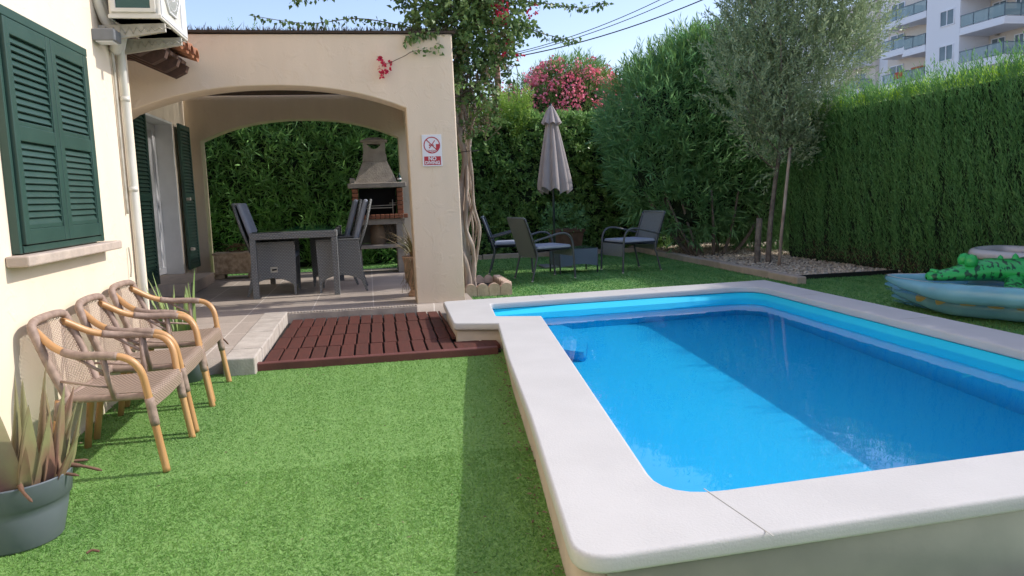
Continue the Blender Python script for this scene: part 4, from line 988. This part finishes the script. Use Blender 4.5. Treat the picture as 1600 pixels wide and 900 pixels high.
A = np.array([(.62, 7.73, 2.67), (.7, 7.74, 2.7), (.78, 7.76, 2.7), (.56, 7.72, 2.66)]); A = np.repeat(A, 7, 0) + rng.normal(0, .03, (28, 3)); A[:, 1] = np.minimum(A[:, 1], 7.75)
parts.append(leaves(A, rng.normal(0, .5, A.shape) + (0, -.4, -.2), .05, .036, wide=.4))
V, F = join_vf(parts); BO(mesh_np('foliage', V, F, M['l_boug'], bo)); BO(mbs.build('shoots', M['stem'], bo))
P, N = blobs([(1.15, 8.2, 2.85, .4, .3, .5), (1.25, 8.35, 2.3, .15, .15, .4)], 260, .3); V, F = shoots(P, N + (0, 0, -.5), .12, 5, .05, .02, 60, 30, .6); BO(mesh_np('dry_foliage', V, F, M['l_dead'], bo))
fp = []
for c, r, k in (((1.42, 8.0, 3.13), .05, 14), ((1.48, 8.0, 3.02), .045, 14), ((1.36, 8.02, 3.2), .04, 8), ((1.85, 8.2, 3.17), .025, 3), ((1.82, 8.2, 3.11), .025, 3), ((1.56, 8.05, 2.84), .03, 4), ((1.60, 8.05, 2.68), .028, 4), ((1.50, 8.05, 2.70), .028, 3), ((.22, 7.70, 2.50), .045, 7), ((.27, 7.70, 2.53), .04, 5), ((.20, 7.70, 2.43), .02, 3), ((.20, 7.70, 2.56), .022, 3)):
    fp = []
    for _ in range(k):
        q = np.array(c) + rng.normal(0, r, 3) * (1, .3, 1); q = np.repeat(q[None], 4, 0); D = nrm(rng.normal(size=(4, 3)) + (0, -.3, 0)); fp.append(leaves(q, D, .034, .032, wide=.5))
    V, F = join_vf(fp); BO(mesh_np('bract_cluster', V, F, M['magenta'], bo))

# ================================================================== HEDGES, SHRUBS, TREES
def fn(a, b, s=0):                                                    # cheap smooth noise
    return (np.sin(a * 1.7 + 2.1 * np.sin(b * 1.3 + s)) + np.sin(b * 2.3 + 1.7 * np.sin(a * 2.9 + s * 2)) + .6 * np.sin(a * 5.1 + b * 3.7 + s) + .5 * np.sin(b * 7.3 - a * 4.1 + 2 * s)) / 3.1

# ---- cypress hedge on the right
hg = empty('cypress_hedge', (6.9, 4, .1), 'tall clipped cypress hedge with sunlight coloured into its brighter top, right of the pool', 'hedge')
HG = lambda o: (setattr(o, 'location', (-6.9, -4, -.1)), o)[1]
mb = MB(); P = []
for z in np.linspace(.1, 2.22, 10):
    row = []
    ye = 11.3 - .3 * (z / 2.3) ** 3
    for y in np.linspace(-2, ye - .5, 60): row.append((6.36 + .10 * (z - 1.2) ** 2 * .0 + .05 * fn(y * 4, z * .5) + .12 * max(0, (.35 - z)), y, z))
    for a in np.linspace(0, pi / 2, 6): row.append((6.36 + .5 * (1 - cos(a)) + .12 * max(0, (.35 - z)), ye - .5 + .45 * sin(a), z))
    row.append((7.7, ye - .05, z)); P.append(row)
P.append([(max(p[0], 6.5) if p[0] < 7 else p[0], p[1], 2.25) for p in P[-1]]); P.append([(7.7, p[1], 2.25) for p in P[-1]])
mb.grid(P); HG(mb.build('shaded_inner_growth', M['core'], hg))
def cyp(n, top=False):
    y = rng.uniform(.5, 11.3, n); k = rng.uniform(0, 1, n) ** .8
    z = .10 + 2.18 * k
    if top: z = rng.uniform(2.12, 2.36, n)
    ye = 11.3 - .3 * (z / 2.3) ** 3; x = np.full(n, 6.29) + .07 * fn(y * 7, z * .35) + .05 * fn(y * 19, z * .8, 2) + .12 * np.maximum(0, .35 - z) + rng.uniform(-.02, .06, n)
    over = np.maximum(0, y - (ye - .5)); a = np.minimum(over / .5, 1) * pi / 2
    x = x + .5 * (1 - np.cos(a)); yy = np.where(over > 0, ye - .5 + .48 * np.sin(a), y)
    if top: x = rng.uniform(6.30, 7.3, n) ; x = np.where(rng.uniform(0, 1, n) < .55, rng.uniform(6.27, 6.5, n), x)
    ok = over < .5
    D = np.stack([-.22 + rng.normal(0, .15, n), rng.normal(0, .15, n) + .4 * np.sin(a), np.ones(n)], 1)
    return np.stack([x, yy, z], 1)[ok], D[ok]
P, D = cyp(15500); V, F = shoots(P, D, rng.uniform(.14, .34, len(P)), 9, .06, .0105, 32, 14, .12); HG(mesh_np('foliage', V, F, M['l_cyp'], hg))
P, D = cyp(3800, True); P[:, 2] = 2.20 + rng.uniform(0, .07, len(P)) + .03 * fn(P[:, 1] * 3, P[:, 0] * 3); V, F = shoots(P, D + (.2, 0, .3), rng.uniform(.05, .16, len(P)), 8, .045, .009, 34, 15, .14); HG(mesh_np('sunlit_top_sprays', V, F, M['l_cyptop'], hg))  # top sprays coloured brighter to look sunlit
n = 500; P = np.stack([rng.uniform(6.15, 6.6, n), rng.uniform(7, 10.2, n), rng.uniform(.12, .4, n)], 1); V, F = shoots(P, rng.normal(0, 1, P.shape), .16, 5, .05, .006, 40, 20, .3); HG(mesh_np('dead_twigs', V, F, M['dry'], hg))

# ---- broadleaf hedges
def wallhedge(name, x0, x1, y, z0, z1, n, leaf, m, label, kL=.11, k=9, lL=.07, lW=.03, tilt=.5, shag=.1, depth=1.0, corez=None, ang=(75, 35), s=1):
    t = empty(name, ((x0 + x1) / 2, y + .4, z0), label, 'hedge'); loc = (-(x0 + x1) / 2, -(y + .4), -z0)
    P = [[(x, y + .22 + .12 * fn(x * 2.5, z * 2.5, s), z) for x in np.linspace(x0, x1, 40)] for z in np.linspace(z0, z1 - .18, 24)]
    P.append([(x, y + depth, z1 - .2) for x in np.linspace(x0, x1, 40)]); mb = MB(); mb.grid(P)
    mb.build('shaded_inner_growth', M['core'], t).location = loc  # core surface with the gap shade in its colour
    x = rng.uniform(x0, x1, n); z = rng.uniform(z0, z1, n); top = rng.uniform(0, 1, n) < .22
    h = z1 + .10 * fn(x * 2.2, x * 0, s) + .05 * fn(x * 7, x * 0, s)
    yy = y + .14 * fn(x * 2.5, z * 2.5, s) + .07 * fn(x * 8, z * 8, s + 1) + rng.uniform(-.05, .22, n)
    zz = np.where(top, h - rng.uniform(0, .18, n), z * (h / z1)); yy = np.where(top, y + rng.uniform(0, depth, n), yy)
    D = np.stack([rng.normal(0, .5, n), np.where(top, -.1, -.75) + rng.normal(0, .35, n), np.where(top, 1.2, tilt) + rng.normal(0, .3, n)], 1)
    V, F = shoots(np.stack([x, yy, zz], 1), D, kL * rng.uniform(.7, 1.3 + shag, n), k, lL, lW, ang[0], ang[1], .22)
    mesh_np('foliage', V, F, m, t).location = loc; return t
h1 = wallhedge('broadleaf_hedge', .7, 5.6, 13.75, .12, 2.62, 4600, 0, M['l_pitt'], 'dense dark green broadleaf hedge behind the parasol and garden chairs', kL=.09, k=10, lL=.085, lW=.032, ang=(80, 40))
n = 700; P = np.stack([rng.uniform(1.5, 2.95, n), rng.uniform(13.6, 14.3, n), np.zeros(n)], 1); P[:, 2] = 2.35 + rng.uniform(0, .5, n) + .25 * fn(P[:, 0] * 3, P[:, 1]); D = np.stack([rng.normal(0, .25, n), rng.normal(-.1, .2, n), np.ones(n)], 1)
V, F = shoots(P, D, rng.uniform(.15, .38, n), 14, .06, .02, 65, 30, .25); t_ = tag(mesh_np('bright_shrub', V, F, M['l_bright']), 'yellow green shrub with upright new shoots poking above the dark hedge beside the pillar', 'shrub')
n = 500; P = np.stack([rng.uniform(.9, 1.75, n), rng.uniform(13.3, 13.9, n), rng.uniform(1.3, 2.6, n)], 1); V, F = shoots(P, np.stack([rng.normal(0, .5, n), rng.normal(-.5, .3, n), rng.uniform(0, 1, n)], 1), .2, 9, .06, .022); tag(mesh_np('hanging_creeper', V, F, M['l_pitt']), 'fresh green creeper in front of the hedge just right of the bougainvillea stems', 'creeper')
h2 = wallhedge('oleander_hedge', -5.2, 1.1, 13.5, .1, 3.0, 2700, 0, M['l_porch'], 'tall oleander hedge seen through the porch arch behind the dining table', kL=.24, k=11, lL=.19, lW=.027, tilt=.9, shag=.4, ang=(70, 30), s=5)

h3 = wallhedge('boundary_hedge', 5.5, 12, 14.3, .1, 2.4, 2600, 0, M['l_bushd'], 'shadowy boundary hedge behind the olive tree and low wall', kL=.14, k=10, lL=.10, lW=.03, s=9)
# ---- big oleander bush
ol = empty('oleander_bush', (5.7, 12.5, .12), 'huge dark green oleander bush between the parasol and the olive tree', 'shrub')
OL = lambda o: (setattr(o, 'location', (-5.7, -12.5, -.12)), o)[1]
cen = [(5.6, 12.5, 1.75, 1.35, 1.1, 1.1), (5.0, 12.4, 2.25, .95, .9, .95), (5.9, 12.4, 2.75, 1.0, .9, .85), (6.4, 12.3, 1.9, .85, .8, 1.2), (4.75, 12.2, 1.45, .6, .6, .65), (5.5, 12.5, 3.0, .55, .6, .55), (5.75, 12.0, 1.2, .85, .6, .6), (5.2, 11.9, .95, .5, .45, .5), (6.5, 12.0, 1.1, .6, .5, .6), (6.9, 12.6, 1.2, .8, .8, 1.1)]
OL(blobcore('shaded_inner_growth', cen, M['core'], ol, .70))
P, N = blobs(cen, 4600, .8); D = N * .8 + rng.normal(0, .3, P.shape) + (0, 0, .55); V, F = shoots(P, D, rng.uniform(.2, .42, len(P)), 12, .18, .025, 62, 22, .16)
OL(mesh_np('foliage', V, F, M['l_bushd'], ol))
P, N = blobs([(5.0, 12.4, 2.5, .9, .8, .8), (5.9, 12.4, 2.95, .95, .8, .75), (5.5, 12.5, 3.1, .55, .6, .55)], 900, .85); ok = P[:, 2] > 2.6; P = P[ok]; N = N[ok]
V, F = shoots(P, N * .3 + rng.normal(0, .15, P.shape) + (0, 0, 1), rng.uniform(.25, .5, len(P)), 13, .13, .017, 50, 15, .12); OL(mesh_np('top_shoots', V, F, M['l_oleander'], ol))
mb = MB()
for i in range(14):
    a = rng.uniform(0, 2 * pi); x = 5.6 + .3 * cos(a); y = 11.95 + .2 * sin(a); q = rng.uniform(.4, .9)
    mb.tube(smoothpath([(x, y, .05), (x + q * .5 * cos(a), y + .3 * q * sin(a), .5), (x + q * 1.0 * cos(a), y + .5 * q * sin(a), 1.2)], 5), [.035 - .002 * k for k in range(11)], 7)
OL(mb.build('stems', M['barkd'], ol))
q = np.repeat(np.array([[4.18, 12.0, 2.05]]), 12, 0) + rng.normal(0, .025, (12, 3)); V, F = leaves(q, rng.normal(size=(12, 3)) + (0, -1, 0), .05, .045, wide=.55); OL(mesh_np('flower', V, F, M['magenta'], ol))

# ---- flowering oleander beyond the hedge
fo = empty('flowering_oleander', (4.75, 18, 0), 'pink flowering oleander rising beyond the rear hedge behind the parasol', 'shrub')
FO = lambda o: (setattr(o, 'location', (-4.75, -18, 0)), o)[1]
cen = [(4.8, 18, 3.1, 1.15, .9, .95), (4.0, 18, 3.0, .7, .7, .75), (5.6, 18, 2.95, .65, .7, .75), (4.9, 18, 3.6, .8, .7, .6), (3.4, 18, 2.7, .5, .5, .6), (4.7, 18, 1.6, 1.2, .9, 1.2)]
FO(blobcore('shaded_inner_growth', cen, M['core'], fo, .7))
P, N = blobs(cen, 2300, .8); V, F = shoots(P, N * .6 + rng.normal(0, .25, P.shape) + (0, 0, .8), rng.uniform(.2, .4, len(P)), 11, .15, .022, 55, 20, .15); FO(mesh_np('foliage', V, F, M['l_oleander'], fo))
P, N = blobs(cen[:5], 620, .95); ok = (N[:, 1] < .3) & (P[:, 2] < 4.05); P = P[ok] + N[ok] * .22; parts = []
for p in P: q = p + rng.normal(0, .06, (16, 3)); parts.append(leaves(q, rng.normal(size=(16, 3)) + (0, -.6, .3), .07, .06, wide=.55))
V, F = join_vf(parts); FO(mesh_np('blossom', V, F, M['pink'], fo))
MB().tube([(4.7, 18, -.1), (4.75, 18, 1.6)], .08, 8).build('stem', M['barkd'], fo).location = (-4.75, -18, 0)

# ---- olive tree
ot = empty('olive_tree', (5.62, 10.1, .13), 'silvery olive tree with a slim trunk beside the end of the cypress hedge', 'tree')
OT = lambda o: (setattr(o, 'location', (-5.62, -10.1, -.13)), o)[1]
mb = MB()
mb.tube(smoothpath([(5.60, 10.14, .08), (5.62, 10.13, .6), (5.68, 10.12, 1.2), (5.74, 10.10, 1.7), (5.82, 10.1, 2.4), (5.9, 10.1, 3.2), (5.95, 10.1, 4.0)], 5), [.042 - .001 * i for i in range(31)], 9)
mb.tube(smoothpath([(5.47, 10.2, .08), (5.47, 10.2, .4), (5.50, 10.2, .78)], 4), .045, 8); 
r3 = random.Random(9)
for i in range(26):
    z = 1.45 + 1.6 * (i / 26); a = r3.uniform(0, 6.28); L = r3.uniform(.6, 1.15) * (.6 + .5 * min(1, (z - 1.3)))
    b = Vector((5.68 + .1 * (z - 1.2), 10.1, z)); d = Vector((cos(a), sin(a) * .8, 1.0)).normalized()
    mb.tube(smoothpath([b, b + d * L * .5 + Vector((0, 0, -.04)), b + d * L + Vector((.1 * cos(a), .1 * sin(a), .1))], 4), [.018, .016, .015, .013, .012, .010, .008, .006, .004], 6)
OT(mb.build('trunk', M['barkd'], ot))
cen = [(5.95, 10.1, 3.55, .95, .85, 1.0), (5.35, 10.1, 2.75, .75, .6, .80), (6.25, 10.1, 3.0, .85, .7, .75), (5.75, 10.05, 2.15, .50, .45, .60), (5.3, 10.1, 3.3, .5, .5, .75), (6.75, 10.1, 3.5, .62, .6, .75), (6.3, 10.1, 4.3, 1.1, .9, .8), (5.6, 10.1, 4.3, .8, .8, .8), (6.1, 10.1, 5.0, .9, .8, .5), (5.72, 10.0, 1.75, .35, .3, .4), (6.15, 10.1, 2.4, .6, .5, .6), (5.5, 10.0, 2.2, .45, .4, .5)]
P, N = blobs(cen, 4300, .1)
V, F = shoots(P, N * .55 + rng.normal(0, .28, P.shape) + (0, 0, .75), rng.uniform(.18, .42, len(P)), 15, .075, .020, 50, 26, .14); 
OT(mesh_np('foliage', V, F, M['l_olive'], ot))
st = MB().tube([(5.53, 9.72, .10), (5.58, 9.74, .6), (5.70, 9.78, 1.55), (5.73, 9.79, 1.75)], [.024, .023, .021, .02], 9).build('stake', M['bark']); tag(st, 'leaning pale wooden stake supporting the olive tree', 'stake')

# ---- small weeds and leaf litter near the wall
n = 60; P = np.stack([rng.uniform(-1.5, .5, n), rng.uniform(2.4, 5.4, n), np.zeros(n)], 1); P[:, 2] = GZ(P[:, 1]) + .022; V, F = leaves(P, rng.normal(0, 1, P.shape) * (1, 1, .1), .022, .005); tag(mesh_np('fallen_leaf', V, F, M['l_dead']), 'tiny dry leaf scraps scattered on the near turf', 'leaf litter', kind='stuff')
n = 420; ye_ = rng.uniform(1.9, 5.55, n); P = np.stack([np.interp(ye_, [1.93, 3.3, 4.54, 5.84], [.52, .68, .805, .955]) - np.abs(rng.normal(0, .035, n)), ye_, GZ(ye_) + .016], 1)
m_ = rng.uniform(0, 1, n) < .3; P[m_, 0] = -1.59 + np.abs(rng.normal(0, .03, m_.sum())); V, F = leaves(P, rng.normal(0, 1, P.shape) * (1, 1, .15), rng.uniform(.008, .028, n), rng.uniform(.004, .012, n)); tag(mesh_np('edge_litter', V, F, M['l_dead']), 'crumbs and dry leaf scraps gathered along the turf edges', 'leaf litter', kind='stuff')
lf = MB().tube(smoothpath([(-1.06, 2.86, GZ(2.86) + .03), (-1.045, 2.87, GZ(2.87) + .035), (-1.02, 2.865, GZ(2.86) + .03)]), .005, 5).build('dry_leaf', M['dry']); tag(lf, 'curled brown dry leaf on the turf beside the aloe pot', 'leaf')

# ================================================================== INFLATABLES
def boat(name, loc, rz, label, L, Wd, rim, m, mf, extra, cat='pool float'):
    t = empty(name, loc, label, cat, rz); half = []
    for k in np.linspace(0, 1, 13):
        x = -L / 2 + L * k; wv = Wd / 2 * min(1, (k * 3.2 + .02)) ** .75 * (1 - max(0, k - .7) ** 2 * 5.5); half.append((x, max(.012, wv)))
    path = [Vector((x, y, rim + .16 * max(0, (.25 - (x + L / 2) / L)) ** 1.0)) for x, y in half] + [Vector((x, -y, rim + .16 * max(0, (.25 - (x + L / 2) / L)))) for x, y in half[::-1][:-1]]
    pp = smoothpath(path, 3, closed=True); rr = [rim * (.30 + .70 * min(1, (p.x + L / 2) / (L * .28))) * (1 + .025 * sin(i * 1.9)) for i, p in enumerate(pp)]
    MB().tube(pp, rr, 12, closed=True).build('rim', m, t)
    mb = MB(); P = []
    for x, y in half: P.append([(x, v * y, rim * .75 + .012 * sin(x * 14) + .01 * sin(v * 9 + x * 5)) for v in np.linspace(-1, 1, 11)])
    mb.grid(P); mb.grid([[(p[0], p[1], .02) for p in r] for r in P], flip=True); mb.build('floor', mf, t)
    mb = MB(); mb.tube([p + Vector((0, 0, rr[i] * .95)) for i, p in enumerate(pp)], .004, 5, closed=True); mb.build('seam', M['vinylw'], t)
    return t
b1 = boat('inflatable_boat', (5.28, 5.28, .135), radians(-61), 'lower of two stacked blue transparent inflatable lounger floats, with pale yellow prints', 2.3, .92, .08, M['vinylr'], M['vinyl'], None)
b2 = boat('inflatable_boat', (5.10, 5.12, .275), radians(-60), 'upper of two stacked blue transparent inflatable floats, with coral prints, under the green crocodile', 2.3, .95, .078, M['vinylr'], M['vinyl'], None)
mb = MB()
for i in range(8):
    x_ = -.72 + i * .2; k_ = (x_ + 1.15) / 2.3; w_o = .46 * min(1, k_ * 3.2 + .02) ** .75 * (1 - max(0, k_ - .7) ** 2 * 5.5); mb = MB(); mb.obox((x_, -w_o - .052, .112), (.125, .05, .055), Matrix.Rotation(.5, 3, 'X'), .015); mb.build('yellow_print', M['patchy'], b1)
for i in range(8):
    MB().obox((-.62 + i * .2, -.27 - .01 * i, .085), (.11, .10, .03), Matrix.Rotation(.1 * i, 3, 'Z'), .01).build('coral_print', M['patch'], b2)
mb = MB(); mb.lathe([(0, 0), (.13, .01), (.15, .05), (.13, .09), (0, .10)], (-.62, 0, .09), 20); mb.build('pillow', M['vinyl'], b2)
# crocodile
cr = empty('crocodile_float', (5.16, 5.36, .455), 'inflatable green crocodile pool float lying on the blue floats', 'pool float', radians(-17)); cr.scale = (1.35, 1.3, 1.35)
def loft(secs, n=18):
    """secs: (x, y, z, ry, rz)"""
    sp = smoothpath([(a[0], a[1], a[2]) for a in secs], 4); rr = smoothpath([(a[3], a[4], 0) for a in secs], 4)
    return [[(p.x, p.y + r.x * cos(t), p.z + r.y * sin(t) * (1 if sin(t) > 0 else .8)) for t in np.linspace(0, 2 * pi, n + 1)] for p, r in zip(sp, rr)]
mb = MB(); mb.grid(loft([(-.52, 0, -.01, .01, .01), (-.50, 0, 0, .055, .03), (-.40, 0, .005, .075, .042), (-.28, 0, .02, .10, .062), (-.16, 0, .03, .115, .075), (-.02, 0, .02, .13, .08), (.25, 0, .03, .17, .10), (.5, 0, .03, .17, .10), (.75, 0, .02, .11, .08), (1.0, .02, .03, .05, .05), (1.2, .05, .05, .01, .01)])); mb.build('body', M['croc'], cr)
for s_ in (-1, 1): MB().lathe([(.0, -.02), (.034, -.01), (.038, .02), (.024, .05), (0, .058)], (-.285, s_ * .048, .078), 14).build('eye_bump', M['crocp'], cr)
for s_ in (-1, 1): MB().lathe([(.0, -.01), (.018, 0), (.014, .018), (0, .02)], (-.475, s_ * .025, .026), 10).build('nostril', M['crocp'], cr)
for (x, s, dx, L) in ((-.06, -1, -.14, .30), (.16, -1, -.22, .40), (.62, -1, .1, .3), (-.02, 1, -.15, .3), (.6, 1, .15, .3)):
    P = []
    for k in np.linspace(0, 1, 8):
        c = Vector((x + dx * k, s * (.10 + L * k), -.01 - .05 * k)); wv = .055 * (1 + .25 * k) if k < .95 else .03; th = .030 * (1 - .45 * k)
        P.append([(c.x + wv * cos(t), c.y, c.z + th * sin(t)) for t in np.linspace(0, 2 * pi, 13)])
    mb = MB(); mb.grid(P); mb.build('leg', M['croc'], cr)
for i in range(13): x = -.1 + i * .085; MB().lathe([(.022, -.01), (.014, .012), (0, .024)], (x, 0, .10 + .03 * sin(pi * min(1, (x + .1) / 1.0))), 8).build('back_ridge', M['crocp'], cr)

# pale dinghy behind
dg = empty('baby_float', (6.08, 5.95, .45), 'white rimmed dinghy float with a pink transparent floor behind the crocodile', 'pool float', radians(-75))
pp = smoothpath([(-.55, -.25, .08), (-.60, 0, .09), (-.55, .25, .08), (-.1, .33, .07), (.5, .30, .07), (.65, 0, .08), (.5, -.30, .07), (-.1, -.33, .07)], 6, closed=True)
MB().tube(pp, .05, 12, closed=True).build('rim', M['vinylw'], dg)
mb = MB(); mb.grid([[Vector((p.x * q, p.y * q, .05 + .02 * (1 - q) - .0 * q)) for p in list(pp) + [pp[0]]] for q in (.98, .6, .3, .02)]); mb.build('floor', M['vinylp'], dg)
mb = MB(); mb.grid([[Vector((p.x * q, p.y * q, z)) for p in list(pp) + [pp[0]]] for q, z in ((1.0, .03), (.85, -.12), (.5, -.2))]); mb.build('hull', M['vinylw'], dg)

# ================================================================== UTILITY POLE
up = empty('utility_pole', (4.32, 25, 0), 'brown wooden utility pole rising behind the bougainvillea with three cables', 'utility pole')
mb = MB(); mb.tube([(0, 0, 0), (0, 0, 5.72)], [.12, .095], 10); mb.build('pole', M['utility'], up)
MB().box(-.25, .25, -.04, .04, 5.55, 5.62, .01).build('crossarm', M['utility'], up)
for i, (dz, ex_, ez) in enumerate(((.0, 11.6, 8.2), (-.05, 12.2, 8.2), (-.10, 12.9, 7.95))):
    a = Vector((0, 0, 5.62 + dz)); b = Vector((ex_ - 4.32, 20.5 - 25, ez)); pts = [a.lerp(b, k) + Vector((0, 0, -.75 * 4 * k * (1 - k) * .62)) for k in np.linspace(0, 1, 24)]
    MB().tube(pts, .012 if i < 2 else .018, 5).build('cable', M['black'], up)

# ================================================================== APARTMENT BUILDING
ap = empty('apartment_building', (50, 60, 0), 'white and cream apartment block with glass fronted balconies beyond the cypress hedge', 'building')
AP = lambda o, x=None: (setattr(o, 'location', (-50, -60, 0)), o)[1]
mb = MB(); mb.box(50, 62, 59.0, 63.0, 0, 25); mb.box(53.4, 62, 42, 59.0, 0, 25); mb.box(52.6, 62, 63.0, 90, 0, 19.6)
w_ = AP(mb.build('wall', M['bwhite'], ap))
mb = MB(); mb.box(52.9, 53.38, 54.9, 58.98, 0, 25); mb.box(52.1, 52.58, 63.02, 71, 0, 19.5); mb.box(52.15, 52.58, 73.0, 78, 0, 19.5); mb.box(53.0, 53.38, 44, 54.6, 0, 25); AP(mb.build('recessed_wall', M['bcream'], ap))
def apwin(x, y0, y1, z0, z1, door=False):
    o = slab('window', [[(y0, z0), (y1, z0), (y1, z1), (y0, z1)], [(y0 + .08, z0 + .08), ((y0 + y1) / 2 - .04, z0 + .08), ((y0 + y1) / 2 - .04, z1 - .08), (y0 + .08, z1 - .08)], [((y0 + y1) / 2 + .04, z0 + .08), (y1 - .08, z0 + .08), (y1 - .08, z1 - .08), ((y0 + y1) / 2 + .04, z1 - .08)]], -.05, .05, M['bwhite'], ap)
    for v in o.data.vertices: a, b, c = v.co; v.co = (x - .03 + c, a, b)
    AP(o); MB().box(x - .03, x - .01, y0 + .06, y1 - .06, z0 + .06, z1 - .06).build('pane', M['bwin'], o)
def balcony(y0, y1, zt, x0=50.0, xw=52.9, rail=1.0, clutter=None, post=1.6):
    """slab top at zt; front edge x0; y0 = end nearest the camera"""
    mb = MB(); mb.box(x0, xw, y0, y1, zt - .38, zt, .01); mb.box(x0 - .08, xw, y0 - .08, y1, zt - .62, zt - .40, .01); s = AP(mb.build('balcony', M['bwhite'], ap))
    mb = MB(); mb.box(x0 + .05, x0 + .08, y0 + .05, y1 - .02, zt + .08, zt + rail - .04); mb.box(x0 + .08, xw, y0 + .05, y0 + .08, zt + .08, zt + rail - .04); mb.build('glass_panel', M['bglass'], s)
    mb = MB(); mb.box(x0 + .03, x0 + .10, y0 + .03, y1, zt + rail - .04, zt + rail + .02); mb.box(x0 + .1, xw, y0 + .03, y0 + .10, zt + rail - .04, zt + rail + .02)
    y = y0 + .04
    while y < y1: mb.box(x0 + .03, x0 + .09, y, y + .06, zt, zt + rail - .04); y += post
    mb.box(x0 + 1.5, x0 + 1.56, y0 + .03, y0 + .09, zt, zt + rail - .04)
    mb.build('railing', M['bframe'], s)
    return s
for k in range(-3, 4):
    z = 13.89 + 2.95 * k - .05
    if z < 2: continue
    balcony(54.3, 58.98, z, clutter=1); balcony(47, 54.2, z, 53.0, 53.3) if False else None
    apwin(50, 59.6, 61.3, z + .5, z + 1.85); apwin(52.9, 57.2, 58.7, z + .05, z + 2.0); apwin(52.9, 55.3, 56.3, z + .75, z + 1.9)
    mb = MB(); mb.box(52.0, 53.2, 50.0, 54.28, z - .6, z, .01); mb.box(52.3, 53.0, 53.2, 53.9, z, z + 2.3); AP(mb.build('ledge', M['bwhite'], ap))
    zl = z - .75 + .2
    if zl < 18:
        balcony(63.1, 66.0, zl, 50.0, 52.1); balcony(66.05, 69.6, zl + .15, 50.4, 52.1) if k % 2 else balcony(65.6 + .5, 69.4, zl + .35, 50.2, 52.1)
        apwin(52.1, 68.6, 70.6, zl + .2, zl + 2.2); apwin(52.1, 64.2, 65.4, zl + .3, zl + 2.1); balcony(73.6, 78.5, zl + .5, 50.6, 52.1); apwin(52.15, 74.5, 76.5, zl + .6, zl + 2.3)
    MB().lathe([(0, 0), (.18, .02), (.18, .1), (0, .12)], (52.75, 58.0, z + 2.15), 10).build('lamp', M['steel'], ap).location = (-50, -60, 0)
for bx in ((50.3, 50.9, 66.3, 67.6, 10.9, 11.5), (50.3, 50.8, 63.8, 65.3, 10.9, 11.6)): MB().box(*bx, .1).build('orange_parasol', M['orange'], ap).location = (-50, -60, 0)
for zc in (11.45, 14.4): MB().box(51, 52.2, 55, 57.2, zc, zc + .15, .02).build('sunbed', M['grey'], ap).location = (-50, -60, 0)
mb = MB(); mb.box(49.6, 63, 58.6, 63.4, 25, 25.4); mb.box(52.0, 63, 63.4, 90, 19.6, 20.0); mb.box(52.8, 63, 41.5, 58.6, 25, 25.3); mb.build('roof', M['bwhite'], ap).location = (-50, -60, 0)
